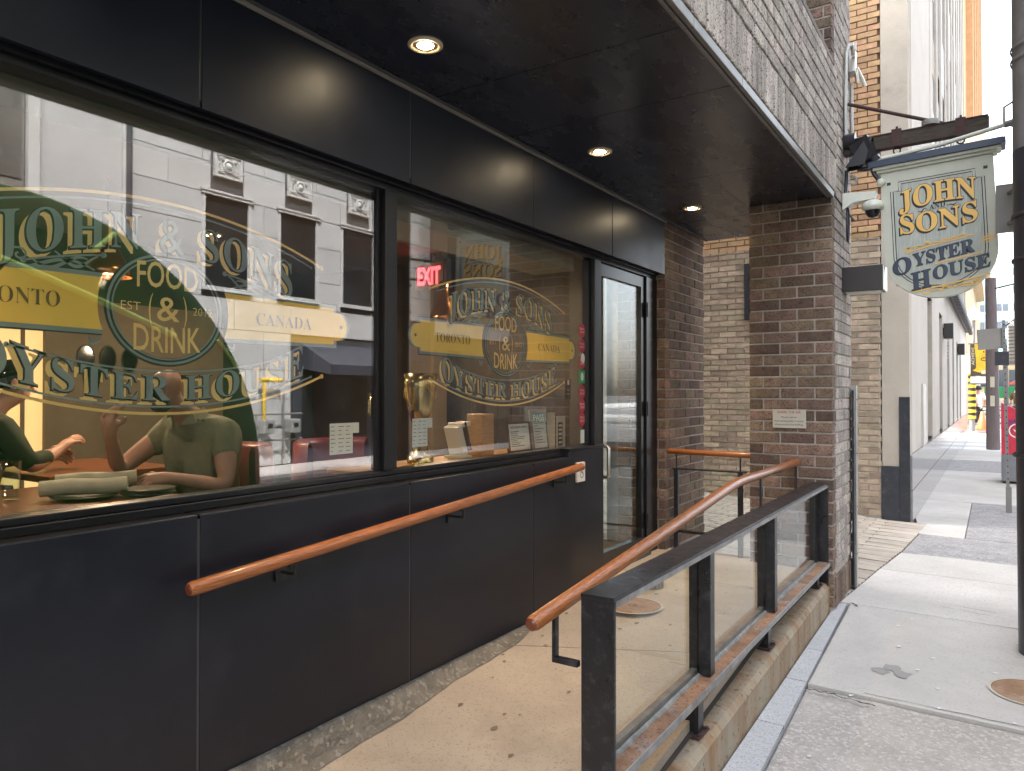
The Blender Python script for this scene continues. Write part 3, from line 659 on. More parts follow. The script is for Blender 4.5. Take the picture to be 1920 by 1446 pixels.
UP = thing('upper_brick_wall', 'weathered brick wall band above the soffit with a soldier course', 'wall', (-0.95, 2.0, 1.35))
bx('mortar_core', (-1.3, -4.0, 1.345), (-0.893, 5.344, 2.20), M['beam_mortar'], UP)
its = []
rotS = Matrix(((0, 1, 0), (-1, 0, 0), (0, 0, 1))).transposed()
k = 0; y = 5.33
while y > 0.8:
    its.append((Vector((-0.885, y - 0.0325, 1.466)), 0.0655, 0.225, rotS, Vector(nx), M['beam_brick'], 0.06, 'sd')); y -= 0.0765
run = lay(UP, bond_rects(4.6, 0.60, BL, BH, J, off0=0.07), (-0.885, 0.74, 1.59), (0, 1, 0), nx, M['beam_brick'], 0.06, 'bb')
place_bricks(UP, its + run, 300)
bx('coping', (-1.31, -4.0, 2.20), (-0.888, 5.244, 2.232), M['beam_mortar'], UP)
# a recessed window band behind the wall band's top
RW = thing('upper_storey_wall', 'shaded brick wall set back above the weathered band', 'wall', (-1.6, 2, 2.3))
bx('wall', (-12.0, -14.0, 2.236), (-1.62, 6.15, 14.5), M['brick'], RW)  # unseen height carried up to keep the sun off the alley wall
bx('side_wall', (-12.0, 5.32, -1.6), (-6.35, 6.15, 2.234), M['brick'], RW)
bx('window', (-1.618, 1.0, 2.7), (-1.60, 4.4, 5.2), M['opp_glass'], RW)

# ================================================================== STONE BUILDING WITH ITS BRICK SIDE
ST = thing('stone_building', 'buff stone office building with dark slot windows across the alley', 'building', (-2, 18, -1.45))
H = 34
bx('wall', (-8.0, 9.62, -1.7), (-1.15, 29.0, 2.02), M['lime_light'], ST)
bx('wall', (-8.0, 9.62, 2.0215), (-0.835, 29.0, H), M['lime_light'], ST)
# corner pilaster, side and front
bx('corner_pilaster', (-1.075, 9.30, -0.83), (-0.80, 9.615, H), M['limestone'], ST)
bx('plinth', (-1.085, 9.288, -1.6), (-0.905, 9.615, -0.832), M['dark_plinth'], ST)
bx('corner_guard', (-0.903, 9.285, -1.6), (-0.795, 9.31, -0.045), M['dark_plate'], ST)
# front face piers and slot windows on the ground floor
slots = [(12.05, 13.0), (14.7, 15.6), (17.2, 18.1), (19.4, 20.2), (21.5, 22.3), (23.5, 24.3)]
prev = 9.62
for i, (a, b_) in enumerate(slots):
    bx('pier_panel', (-0.82, prev + .004, -0.70), (-0.80 + (0.0 if i else -0.002), a - .004, 2.02), M['lime_light'], ST)
    w = bx('window', (-1.1, a, -0.66), (-0.90, b_, 1.42 - i * 0.03), M['bronze'], ST)
    bx('lintel', (-0.815, a, 1.44 - i * 0.03), (-0.798, b_, 2.02), M['lime_light'], ST)
    bx('reveal', (-0.899, b_ - 0.06, -0.66), (-0.80, b_, 1.42 - i * .03), M['limestone'], ST)
    prev = b_
bx('pier_panel', (-0.82, prev + .004, -0.70), (-0.80, 29.0, 2.02), M['lime_light'], ST)
# polished base, in slabs
y = 9.32
for k in range(13):
    y1 = min(y + 1.5, 29.0)
    bx('granite_base_slab', (-0.83, y + .003, -1.6), (-0.772, y1 - .003, -1.10), M['polished'], ST)
    bx('granite_base_slab', (-0.83, y + .003, -1.094), (-0.775, y1 - .003, -0.705), M['polished'], ST)
    y = y1
    if y > 28.9: break
# belt course with dentils
bx('belt_course', (-0.84, 16.0, 2.03), (-0.62, 29.05, 2.20), M['dark_plate'], ST)
dn = MB()
yy = 16.1
while yy < 28.9: dn.box((-0.70, yy, 1.93), (-0.60, yy + 0.16, 2.028)); yy += 0.32
dn.build('dentils', M['dark_plate'], ST, kind='stuff')
# upper floors: broad stone strip, then tall recessed windows between thin stone fins
bx('front_pilaster', (-0.82, 9.617, 2.21), (-0.79, 12.5, H), M['lime_light'], ST)
yy = 12.5; k = 0
while yy < 28.6:
    bx('dark_bay', (-0.83, yy + 0.45, 2.21), (-0.81, yy + 1.35, H), M['bronze'], ST)
    f0 = bx('stone_fin', (-0.82, yy, 2.21), (-0.775, yy + 0.44, H), M['limestone'] if k % 2 else M['lime_light'], ST)
    g = MB()
    for fl in range(9):
        g.box((-0.812, yy + 0.52, 2.6 + fl * 3.4), (-0.79, yy + 0.60, 4.9 + fl * 3.4))
        g.box((-0.812, yy + 0.46, 5.1 + fl * 3.4), (-0.80, yy + 1.34, 5.7 + fl * 3.4))
    g.build('bay_trim', M['limestone'], ST)
    s2 = MB()
    for fl in range(9):
        zz = 3.0 + fl * 3.4 + (k % 3) * 1.1
        s2.box((-0.807, yy + 0.62, zz), (-0.80, yy + 1.30, zz + 1.5))
    s2.build('window_pane', M['far_frame'] if k % 2 == 0 else M['opp_glass'], ST)
    yy += 1.35; k += 1
# poster on the stone front
ps = bx('framed_poster', (-0.80, 10.95, -0.72), (-0.785, 11.5, 0.12), M['chrome'])
tag(ps, 'narrow pale framed poster on the buff stone front', 'poster'); bx('poster_sheet', (-0.784, 10.99, -0.68), (-0.780, 11.46, 0.08), M['white'], ps)
# louvre over the third window, lamp boxes
LB = []
for y, z in [(15.7, 1.01), (21.7, 0.97)]:
    o = thing('wall_lamp', 'x', 'lamp', (-0.74, y, z), 'box lamps on the stone building')
    bx('lamp_housing', (-0.785, y, z), (-0.63, y + 0.28, z + 0.28), M['bronze'], o, bev=0.008); bx('lamp_bracket', (-0.80, y + 0.06, z + 0.06), (-0.786, y + 0.2, z + 0.2), M['bronze'], o)
    LB.append(o)
LB[0]['label'] = 'dark cube wall lamp above the louvred slot window'; LB[1]['label'] = 'farther dark cube wall lamp near the end of the stone front'
lv = MB()
for k in range(9): lv.obox((-0.86, 17.65, 0.72 + k * 0.072), (0.04, 0, 0.025), (0, 0.43, 0), (0.004, 0, -0.006))
lv.build('louvre', M['white'], ST)

BW = thing('alley_brick_wall', 'tan brick side wall across the alley with orange brick above', 'wall', (-4, 9.5, -1.4))
bx('mortar_core', (-14, 9.315, -1.7), (-1.09, 9.6, 1.795), M['tan_mortar'], BW)
bx('mortar_core', (-14, 9.315, 1.797), (-1.077, 9.6, H), M['brown_mortar'], BW)
def seen(c):   # only lay bricks where the alley opens to view (a broad margin is kept)
    return ((-3.35 < c.x < -2.15 and c.z < 2.6) or (-1.75 < c.x < -1.0 and c.z < 8.5) or (-2.2 < c.x < -1.7 and c.z < 2.4))
bl, bh, jj = 0.205, 0.058, 0.0125
tb = lay(BW, bond_rects(2.3, 3.2, bl, bh, jj), (-3.38, 9.3, -1.40), (1, 0, 0), n0, M['tan_brick'], 0.05, 't', skip=lambda c: not seen(c) or (c.x > -1.19 - 0.1 and False))
ob = lay(BW, bond_rects(2.3, 7.0, bl, bh, jj), (-3.38, 9.3, 1.80), (1, 0, 0), n0, M['orange_brick'], 0.05, 'o', skip=lambda c: not seen(c))
place_bricks(BW, tb + ob, 300, jit=0.004)
vt = thing('wall_vent', 'dark louvred vent high in the tan brick wall', 'vent', (-2.4, 9.28, 1.27))
f_ = MB(); f_.box((-2.62, 9.255, 0.92), (-2.56, 9.31, 1.62)); f_.box((-2.2, 9.255, 0.92), (-2.14, 9.31, 1.62)); f_.box((-2.56, 9.255, 1.56), (-2.2, 9.31, 1.62)); f_.box((-2.56, 9.255, 0.92), (-2.2, 9.31, 0.98))
f_.build('vent_frame', M['dark_plate'], vt); bx('vent_back', (-2.56, 9.29, .98), (-2.2, 9.298, 1.56), M['ink'], vt)
for k in range(7): MB().obox((-2.38, 9.275, 1.02 + k * 0.082), (0.178, 0, 0), (0, 0.012, -0.02), (0, 0.0015, 0.001)).build('slat', M['dark_plate'], vt)

# ================================================================== RESTAURANT FRONT
RB = thing('restaurant_building', 'dark panelled oyster restaurant front with lettered shop windows', 'building', (-2.2, 2.0, -1.2))
seams = [-2.615, -1.615, -0.615, 0.385, 1.385, 2.385, 3.39, 3.842]
bx('panel_backing', (-2.16, -2.6, -1.234), (-2.1035, 3.838, -0.40), M['joint'], RB)
for a, b_ in zip(seams[:-1], seams[1:]):
    bx('wall_panel', (-2.103, a + .005, -1.236), (-2.10, b_ - .005, -0.387), M['panel'], RB, bev=0.0012)
    bx('sill_cap', (-2.185, a + .004, -0.398), (-2.1025, b_ - .004, -0.3845), M['frame'], RB, bev=0.002)
bx('recessed_panel', (-2.19, 3.846, -1.30), (-2.135, 4.315, -0.352), M['panel'], RB, bev=0.002)
bx('sill_cap', (-2.19, 3.846, -0.349), (-2.128, 4.318, -0.335), M['frame'], RB, bev=0.002)
# window surround
bx('sill_frame', (-2.26, -2.5, -0.383), (-2.17, 4.235, -0.356), M['frame'], RB, bev=0.003)
bx('sill_frame', (-2.25, -2.5, -0.3545), (-2.182, 4.235, -0.333), M['frame'], RB, bev=0.003)
bx('head_frame', (-2.25, -2.5, 0.872), (-2.172, 5.30, 0.898), M['frame'], RB, bev=0.003)
bx('head_frame', (-2.26, -2.5, 0.899), (-2.15, 5.30, 0.916), M['frame'], RB, bev=0.002)
bx('mullion', (-2.25, 2.298, -0.331), (-2.165, 2.372, 0.870), M['frame'], RB, bev=0.003)
bx('door_post', (-2.25, 4.237, -1.25), (-2.155, 4.325, 0.870), M['frame'], RB, bev=0.003)
bx('door_post', (-2.25, 5.10, -1.25), (-2.165, 5.30, 0.870), M['frame'], RB, bev=0.003)
bx('fascia_backing', (-2.16, -2.6, 0.93), (-2.1035, 5.30, 1.309), M['joint'], RB)
fs_ = [-2.615, -1.615, -0.615, 0.385, 1.385, 2.385, 3.39, 4.38, 5.303]
for a, b_ in zip(fs_[:-1], fs_[1:]):
    bx('fascia_panel', (-2.103, a + .004, 0.905), (-2.10, b_ - .004, 1.311), M['fascia'], RB, bev=0.002)
    bx('fascia_return', (-2.19, a + .003, 0.917), (-2.1175, b_ - .003, 0.928), M['fascia'], RB)
bx('fascia_end', (-2.117, 5.3035, 0.905), (-2.1025, 5.3045, 1.311), M['fascia'], RB)
# soffit
ss = [-3.5, -2.3, -1.1, 0.1, 1.31, 2.52, 3.12, 4.35]
for a, b_ in zip(ss[:-1], ss[1:]): bx('soffit_panel', (-2.097, a + .003, 1.318), (-0.932, b_ - .003, 1.34), M['soffit'], RB, bev=0.0015)
bx('soffit_panel', (-2.097, 4.353, 1.318), (-1.455, 5.447, 1.34), M['soffit'], RB, bev=0.0015)
bx('soffit_panel', (-1.452, 4.353, 1.318), (-0.932, 5.246, 1.34), M['soffit'], RB, bev=0.0015)
bx('soffit_panel', (-2.097, 5.453, 1.318), (-1.455, 6.22, 1.34), M['soffit'], RB, bev=0.0015)
bx('soffit_backing', (-2.2, -3.6, 1.3415), (-0.90, 6.2, 1.344), M['ink'], RB)
bx('cove_trim', (-2.0985, -3.5, 1.300), (-2.082, 5.30, 1.3165), M['grey_back'], RB, bev=0.003)
bx('cove_trim', (-2.0815, -3.5, 1.309), (-2.066, 6.2, 1.3172), M['joint'], RB, bev=0.002)
for a, b_ in zip([-3.5, 0.1, 2.52, 3.12], [0.1, 2.52, 3.12, 5.246]):
    bx('soffit_trim', (-0.931, a + .002, 1.306), (-0.914, b_ - .002, 1.34), M['trim'], RB, bev=0.003)
    bx('soffit_trim', (-0.9135, a + .002, 1.313), (-0.905, b_ - .002, 1.34), M['joint'], RB)
    bx('soffit_trim', (-0.9045, a + .002, 1.304), (-0.887, b_ - .002, 1.343), M['trim'], RB, bev=0.003)

GX = -2.2
def logo(parent, yc, zc=0.266):
    """the gilded window lettering: v is height above the banner's middle, u runs along the window"""
    def at(x): return lambda u, v: (x, yc + u, zc + v)
    X1, X2, X3, X4, X5 = [GX - 0.0085 - 0.0008 * k for k in range(5)]
    f1, f2, f3, f4, f5 = at(X1), at(X2), at(X3), at(X4), at(X5)
    gold, teal, ink, ban, brn = MB(), MB(), MB(), MB(), MB()
    # banner wings with scalloped ends, bordered
    for s in (-1, 1):
        def outline(e):
            P_ = [(0.205 * s, -0.078 - e), (0.705 * s + e * s, -0.072 - e)]
            P_ += [(0.705 * s + e * s, -0.055), ]
            for k in range(9):
                t = -math.pi / 2 + math.pi * k / 8; P_.append((s * (0.727 + e + 0.048 * math.cos(t)), 0.055 * math.sin(t)))
            P_ += [(0.705 * s + e * s, 0.055), (0.705 * s + e * s, 0.072 + e), (0.205 * s, 0.078 + e)]
            for k in range(1, 8):
                t = 0.078 + e - (0.156 + 2 * e) * k / 8; P_.append((s * (0.205 + 0.016 * math.cos(t / 0.08 * 1.4)), t))
            return P_
        P0 = outline(0.0); P1 = outline(0.013); P2 = outline(0.017)
        ban.poly([f3(u, v) for u, v in P0], [list(range(len(P0)))])
        teal.poly([f4(u, v) for u, v in P1], [list(range(len(P1)))])
        ink.poly([f5(u, v) for u, v in P2], [list(range(len(P2)))])
        disc2(brn, (s * 0.742, 0.0), 0.008, 0.008, f1, 10)
        for txt, side in (('TORONTO', -1), ('CANADA', 1)):
            if side == s:
                b = brn; uc = s * 0.462
                put_word(b, txt, lambda u, v: f1(uc + u, v - 0.022), 0.275 if s < 0 else 0.255, 0.045, serif=True, offset=-0.012)
    # central roundel
    disc2(teal, (0, 0), 0.196, 0.176, f2, 48, hole=0.008); disc2(teal, (0, 0), 0.181, 0.162, f2, 48, hole=0.005)
    disc2(ink, (0, 0), 0.203, 0.182, f3, 48, hole=0.026)
    def ink_gold(txt, uc, v0, w, h, serif=False, off=0.0, arch=0.0):
        fn = lambda u, v: f1(uc + u, v0 + v * (1 - arch * (u / w) ** 2 * 0) - arch * u * u)
        put_word(gold, txt, fn, w, h, serif=serif, offset=off)
    ink_gold('FOOD', 0.0, 0.070, 0.205, 0.080, off=0.008, arch=0.55)
    ink_gold('DRINK', 0.0, -0.137, 0.225, 0.080, off=0.008, arch=-0.5)
    ink_gold('&', 0.0, -0.036, 0.075, 0.075, off=0.004)
    ink_gold('(', -0.058, -0.036, 0.016, 0.085, off=-0.012); ink_gold(')', 0.058, -0.036, 0.016, 0.085, off=-0.012)
    ink_gold('EST', -0.122, -0.010, 0.062, 0.026, off=-0.01); ink_gold('2012', 0.122, -0.010, 0.072, 0.026, off=-0.01)
    # arched names: gold shadow, black keyline, grey-teal face
    def top(u, v): hgt = 1.0 + 0.25 * (u / 0.5) ** 2; return (u, 0.185 - 0.40 * u * u + v * hgt)
    def bot(u, v): hgt = 1.0 + 0.55 * (u / 0.56) ** 2; return (u, -0.290 + 0.30 * u * u + v * hgt)
    for txt, mp, w, h in (('JOHN & SONS', top, 0.99, 0.108), ('OYSTER HOUSE', bot, 1.10, 0.080)):
        sp = 1.12
        for bld, fx, off, sh in ((teal, f1, 0.0, (0, 0)), (ink, f2, 0.022, (-0.002, -0.002)), (gold, f3, 0.012, (-0.016, -0.013))):
            put_word(bld, txt, lambda u, v: fx(*mp(u, v)), w, h, serif=True, offset=off, shift=sh, spacing=sp)
    # ruled arcs with dot ends
    def arc(b, fx, u0, u1, g, w, dot=0.0):
        P_ = [(u0 + (u1 - u0) * k / 28, g(u0 + (u1 - u0) * k / 28)) for k in range(29)]
        ribbon(b, P_, w, fx)
        if dot:
            for p in (P_[0], P_[-1]): disc2(b, p, dot, dot, fx, 10)
    arc(gold, f1, -0.64, 0.64, lambda u: 0.342 - 0.285 * u * u, 0.009, 0.009)
    arc(teal, f1, -0.585, 0.585, lambda u: 0.322 - 0.30 * u * u, 0.006, 0.006)
    arc(teal, f1, -0.42, -0.205, lambda u: 0.158 - 0.34 * u * u, 0.006, 0.009); arc(teal, f1, 0.205, 0.42, lambda u: 0.158 - 0.34 * u * u, 0.006, 0.009)
    arc(gold, f1, -0.64, 0.64, lambda u: -0.332 + 0.32 * u * u, 0.009, 0.009)
    arc(teal, f1, -0.585, 0.585, lambda u: -0.310 + 0.31 * u * u, 0.006, 0.006)
    arc(teal, f1, -0.46, 0.46, lambda u: -0.197 + 0.30 * u * u, 0.006, 0.006)
    # scrollwork above and below the wings
    for s in (-1, 1):
        for q, (a, c) in enumerate(((0.23, 0.47), (0.25, 0.40), (0.22, 0.34))):
            P_ = []
            for k in range(15):
                t = k / 14; P_.append((s * (a + (c - a) * t), 0.095 + 0.012 * q + 0.020 * math.sin(t * 5.2 + q)))
            ribbon(teal, P_, [0.004 + 0.006 * math.sin(math.pi * k / 14) for k in range(15)], f2)
        for q in range(2):
            P_ = [(s * (0.215 + 0.016 * math.cos(t * .55) * t * .3 + 0.02 * t * .5), -0.10 - 0.010 * q - 0.012 * math.sin(t)) for t in [k * 0.45 for k in range(9)]]
            ribbon(teal, P_, 0.006, f2)
        sp_ = [(s * (0.43 + 0.026 * (1 - t / 9) * math.cos(t)), 0.112 + 0.022 * (1 - t / 9) * math.sin(t)) for t in [k * 0.5 for k in range(16)]]
        ribbon(teal, sp_, 0.006, f2)
    ban.build('gold_banner', M['gold_banner'], parent); gold.build('gold_lettering', M['gold_leaf'], parent)
    teal.build('grey_lettering', M['teal_leaf'], parent); ink.build('black_keyline', M['ink'], parent); brn.build('banner_lettering', M['brown_ink'], parent)

def shop_window(y0, y1, yc):
    o = part_empty('shop_window', RB, (GX, (y0 + y1) / 2, -0.33))
    bx('pane', (GX - 0.006, y0 + 0.004, -0.330), (GX, y1 - 0.004, 0.869), M['win_glass'], o)
    for a in ((y0, y0 + 0.022), (y1 - 0.022, y1)): bx('sash', (GX - 0.012, a[0] + .001, -0.330), (GX + 0.010, a[1] - .001, 0.868), M['frame'], o)
    logo(o, yc)
    return o
W1 = shop_window(-0.70, 2.296, 1.345); W2 = shop_window(2.374, 4.235, 3.285); shop_window(-2.4, -0.702, -1.5) if False else None
bx('pane', (GX - 0.006, -2.5, -0.33), (GX, -0.706, 0.869), M['win_glass'], RB)

# stickers on the second window, by the door
def sticker_red(z, txt):
    b = MB(); n = 20; cy_ = 4.140
    b.poly([(GX + 0.0015, cy_ + 0.040 * math.cos(2 * math.pi * k / n), z + 0.045 * math.sin(2 * math.pi * k / n)) for k in range(n)], [list(range(n))])
    o = b.build('red_sticker', M['sticker_red'], W2)
    t = MB(); put_word(t, txt[0], lambda u, v: (GX + 0.0022, cy_ + u, z + 0.006 + v), 0.055, 0.014, serif=False)
    put_word(t, txt[1], lambda u, v: (GX + 0.0022, cy_ + u, z - 0.016 + v), 0.05, 0.014, serif=False)
    t2 = t.build('sticker_lettering', M['white'], W2)
for z, t in ((0.398, ('Best', '2016')), (0.302, ('Winner', '2017')), (0.195, ('Winner', '2018')), (0.005, ('Winner', '2019')), (-0.082, ('Best', '2020')), (-0.168, ('Winner', '2021'))): sticker_red(z, t)
b = MB(); disc2(b, (4.148, 0.222), 0.026, 0.032, lambda u, v: (GX + 0.003, u, v), 16); b.build('white_sticker', M['white'], W2)
bx('green_sticker', (GX + .0005, 4.102, 0.062), (GX + .0018, 4.178, 0.146), M['sticker_green'], W2)
b = MB(); disc2(b, (4.14, 0.104), 0.019, 0.027, lambda u, v: (GX + .0025, u, v), 16); b.build('sticker_mark', M['paper'], W2)
bx('white_sticker', (GX + .0005, 4.12, -0.32), (GX + .0018, 4.17, -0.235), M['paper'], W2)
bx('card_sticker', (GX - .0075, 3.935, -0.035), (GX - .0065, 4.01, 0.085), M['ink'], W2)
t = MB(); put_word(t, 'VISA', lambda u, v: (GX - .0062, 3.972 + u, 0.012 + v), 0.032, 0.010, serif=False); t.box((GX - .0063, 3.962, 0.05), (GX - .0061, 3.985, 0.08)); put_word(t, 'Debit', lambda u, v: (GX - .0062, 3.972 + u, -0.01 + v), 0.032, 0.008, serif=False)
t.build('sticker_lettering', M['white'], W2)
# pale notices taped inside both windows
def notice(par, y, z, w, h):
    b = MB(); b.box((GX - 0.009, y - w / 2, z - h / 2), (GX - 0.0082, y + w / 2, z + h / 2)); b.box((GX - 0.009, y + w / 2 + .001, z + 0.02), (GX - 0.0082, y + w / 2 + 0.035, z + h / 2))
    o = b.build('notice', M['paper'], par)
    l = MB(); rnd = random.Random(3)
    for c in range(3):
        for r_ in range(7):
            y0 = y - w / 2 + 0.006 + c * w / 3.1; l.box((GX - .0081, y0, z + h / 2 - 0.012 - r_ * h / 7.6), (GX - .0079, y0 + rnd.uniform(.3, .85) * w / 3.4, z + h / 2 - 0.0145 - r_ * h / 7.6))
    l.build('notice_print', M['brown_print'], par)
notice(W2, 2.575, -0.182, 0.105, 0.13); notice(W1, 2.09, -0.185, 0.125, 0.125)

# glass door
DR = part_empty('glass_door', RB, (GX, 4.72, -1.17))
b = MB(); b.box((-2.225, 4.333, -1.165), (-2.18, 4.378, 0.862)); b.box((-2.225, 5.035, -1.165), (-2.18, 5.093, 0.862)); b.box((-2.225, 4.379, 0.785), (-2.18, 5.034, 0.862)); b.box((-2.225, 4.379, -1.165), (-2.18, 5.034, -1.068))
b.build('door_frame', M['frame'], DR)
bx('pane', (-2.206, 4.379, -1.067), (-2.20, 5.034, 0.784), M['door_glass'], DR)
for sg in (1, -1):
    x0 = -2.18 if sg > 0 else -2.226; xo = x0 + 0.065 * sg
    MB().tube([(x0, 4.356, -0.352), (xo - .012 * sg, 4.356, -0.352), (xo, 4.356, -0.366), (xo, 4.356, -0.540), (xo - .012 * sg, 4.356, -0.554), (x0, 4.356, -0.554)], 0.0105, 10).build('handle', M['chrome'], DR)
for z in (0.62, -0.12, -0.95): MB().tube([(-2.163, 5.098, z - 0.055), (-2.163, 5.098, z + 0.055)], 0.011, 8).build('hinge', M['black_steel'], DR)
bx('threshold', (-2.26, 4.33, -1.235), (-2.13, 5.095, -1.172), M['joint'], RB)
# push plate for the automatic door
pp = thing('push_plate', 'square white wheelchair push button plate beside the glass door', 'push button', (-2.13, 3.975, -0.48))
bx('plate', (-2.134, 3.93, -0.545), (-2.118, 4.03, -0.425), M['white'], pp, bev=0.004)
t = MB(); fx = lambda u, v: (-2.1172, 3.98 + u, -0.49 + v)
disc2(t, (0.004, -0.012), 0.021, 0.021, fx, 18, hole=0.005); disc2(t, (-0.006, 0.034), 0.006, 0.006, fx, 10); ribbon(t, [(-0.006, 0.026), (-0.004, 0.004), (0.013, 0.003), (0.020, -0.014)], 0.006, fx)
t.build('wheelchair_symbol', M['brown_print'], pp)

# recessed downlights
DL = []
def downlight(x, y, z, label):
    o = thing('recessed_downlight', label, 'downlight', (x, y, z), 'downlights in the dark soffit')
    MB().lathe((x, y, z), [(0.067, 0.000), (0.067, -0.005), (0.060, -0.009), (0.050, -0.007), (0.046, 0.0005)], 28).build('trim_ring', M['lamp_can'], o)
    MB().lathe((x, y, z), [(0.0455, 0.0006), (0.042, -0.004), (0.031, -0.0045)], 28).build('baffle', M['lamp_can'], o)
    MB().lathe((x, y, z), [(0.031, -0.0047), (0.022, -0.0062), (0.0005, -0.0068)], 24).build('lens', M['lamp_on'], o)
    l = bpy.data.lights.new('downlight_lamp', 'SPOT'); l.energy = 22; l.color = (1.0, 0.68, 0.38); l.spot_size = R(58); l.spot_blend = 1.0; l.shadow_soft_size = 0.03
    lo = bpy.data.objects.new('downlight_lamp', l); COL.objects.link(lo); lo.parent = o; lo.location = (0, 0, -0.025)
    return o
downlight(-1.79, 2.115, 1.318, 'largest lit downlight, over the window mullion end of the soffit')
downlight(-1.79, 3.58, 1.318, 'middle lit downlight of the soffit, above the lettered second window')
downlight(-1.79, 5.04, 1.318, 'lit downlight in the soffit beside the brick pier')
downlight(-1.79, 0.65, 1.318, 'lit downlight in the soffit over the big window, seen reflected')
downlight(-1.79, -0.81, 1.318, 'lit downlight at the street corner end of the soffit')

# ================================================================== HANDRAILS AND THE GLASS RAILING
HW = thing('wall_handrail', 'varnished wooden handrail fixed to the dark panel wall', 'handrail', (-2.05, 2.5, -0.6))
def pt(y): return (-2.022, y, -0.59 + (y - 1.313) * 0.0634)
L0 = [pt(1.300)] + [pt(1.312 + (3.80 - 1.312) * k / 6) for k in range(7)]
MB().tube(L0, [0.018] + [0.0225] * 7, 18).build('rail', M['wood'], HW)
e = MB(); p = pt(1.2995); e.tube([(p[0], p[1] - 0.003, p[2]), p], [0.012, 0.018], 18); e.build('rail_end', M['wood_dark'], HW)
for y in (1.70, 2.66, 3.62):
    p = pt(y); b = MB(); b.tube([(p[0], y, p[2] - 0.018), (p[0], y, p[2] - 0.062), (-2.10, y, p[2] - 0.062)], 0.0075, 8); b.box((-2.0995, y - 0.024, p[2] - 0.092), (-2.092, y + 0.024, p[2] - 0.034)); b.obox((p[0], y, p[2] - 0.0235), (0.014, 0, 0), (0, 0.03, 0.002), (0, 0, 0.003))
    b.build('bracket', M['black_steel'], HW)

HR = thing('ramp_handrail', 'varnished wooden handrail bending level beside the glass railing', 'handrail', (-1.12, 3.5, -0.6))
path = [(-1.12, 1.795, -0.669), (-1.12, 1.812, -0.667), (-1.12, 2.5, -0.597), (-1.12, 3.2, -0.525), (-1.12, 3.72, -0.4735), (-1.12, 3.84, -0.4655), (-1.12, 3.96, -0.4645), (-1.12, 4.6, -0.467), (-1.12, 5.20, -0.470), (-1.12, 5.222, -0.470)]
MB().tube(path, [0.019] + [0.0245] * 8 + [0.018], 20).build('rail', M['wood'], HR)
MB().tube([(-1.12, 1.791, -0.6694), (-1.12, 1.7945, -0.669)], [0.013, 0.019], 20).build('rail_end', M['wood_dark'], HR)
for y, z0, z1 in ((1.935, -0.674, -0.800), (4.28, -0.485, -0.66), (5.155, -0.49, -0.66)):
    b = MB(); b.obox((-1.12, y, (z0 + z1) / 2), (0.006, 0, 0), (0, 0.0105, 0), (0, 0, (z0 - z1) / 2)); b.obox((-1.083, y, z1 - 0.0085), (0.043, 0, 0), (0, 0.0105, 0), (0, 0, 0.008)); b.build('bracket', M['black_steel'], HR)

GR = thing('glass_railing', 'black steel railing with glass panels on a rusted base along the ramp', 'railing', (-0.985, 3.6, -1.3))
bx('top_plate', (-1.04, 1.947, -0.612), (-0.93, 5.235, -0.600), M['black_steel'], GR, bev=0.002)
bx('top_lip', (-0.9345, 1.962, -0.630), (-0.9285, 5.235, -0.6125), M['steel_edge'], GR)
bx('top_lip', (-1.0405, 1.962, -0.632), (-1.034, 5.235, -0.6125), M['black_steel'], GR)
bx('end_post', (-1.04, 1.95, -1.62), (-0.93, 1.962, -0.613), M['black_steel'], GR, bev=0.002)
bx('end_post_flange', (-1.04, 1.9625, -1.62), (-1.03, 2.03, -0.633), M['black_steel'], GR)
bx('end_post', (-1.04, 5.215, -1.30), (-0.93, 5.235, -0.613), M['black_steel'], GR)
bx('end_post_flange', (-1.025, 5.12, -1.125), (-0.99, 5.2145, -0.633), M['black_steel'], GR)
for y in (2.87, 3.88):
    bx('mullion', (-0.9895, y - 0.026, -1.120), (-0.940, y + 0.026, -0.6135), M['black_steel'], GR, bev=0.002)
    bx('mullion', (-1.03, y - 0.02, -1.120), (-0.9955, y + 0.02, -0.6135), M['black_steel'], GR)
gl = [1.966, 2.87, 3.88, 5.115]
for a, b_ in zip(gl[:-1], gl[1:]): bx('glass_panel', (-0.9945, a + .004, -1.115), (-0.9905, b_ - .004, -0.613), M['rail_glass'], GR)
bx('base_sheet', (-1.045, 1.963, -1.137), (-0.922, 5.214, -1.125), M['rust_sheet'], GR, bev=0.002)
bx('base_lip', (-0.9215, 1.963, -1.148), (-0.916, 5.214, -1.122), M['steel_edge'], GR)
# uneven bead of sealant along the glass
sb = MB(); P1 = []
for k in range(90):
    y = 1.97 + 3.14 * k / 89; a = 0.011 + random.uniform(-.002, .003); h = 0.011 + random.uniform(-.002, .002)
    P1.append([(-0.9898, y, -1.1245), (-0.9898, y, -1.1245 + h), (-0.9898 + a * 0.7, y, -1.1245 + h * 0.6), (-0.9898 + a, y, -1.1243)])
sb.poly([p for r_ in P1 for p in r_], [(i * 4 + k, i * 4 + k + 1, i * 4 + k + 5, i * 4 + k + 4) for i in range(89) for k in range(3)])
sb.build('sealant_bead', M['sealant'], GR)
bx('glazing_stop', (-1.02, 1.97, -1.1245), (-0.996, 5.11, -1.100), M['steel_edge'], GR)
for y in (2.03, 2.80, 3.85, 5.08):
    zt = -1.345 + (y - 2.5) * (0.030 if y > 2.5 else 0.055)
    bx('base_leg', (-1.03, y - 0.03, zt + 0.012), (-0.965, y + 0.03, -1.138), M['black_steel'], GR)
    bx('foot_plate', (-1.05, y - 0.055, zt + 0.004), (-0.95, y + 0.055, zt + 0.012), M['rust'], GR)
    b = MB()
    for dy in (-.04, .04): b.lathe((-0.957, y + dy, zt + 0.012), [(0.008, 0), (0.008, 0.008), (0.0005, 0.0085)], 6, smooth=False)
    b.build('bolt', M['rust'], GR)

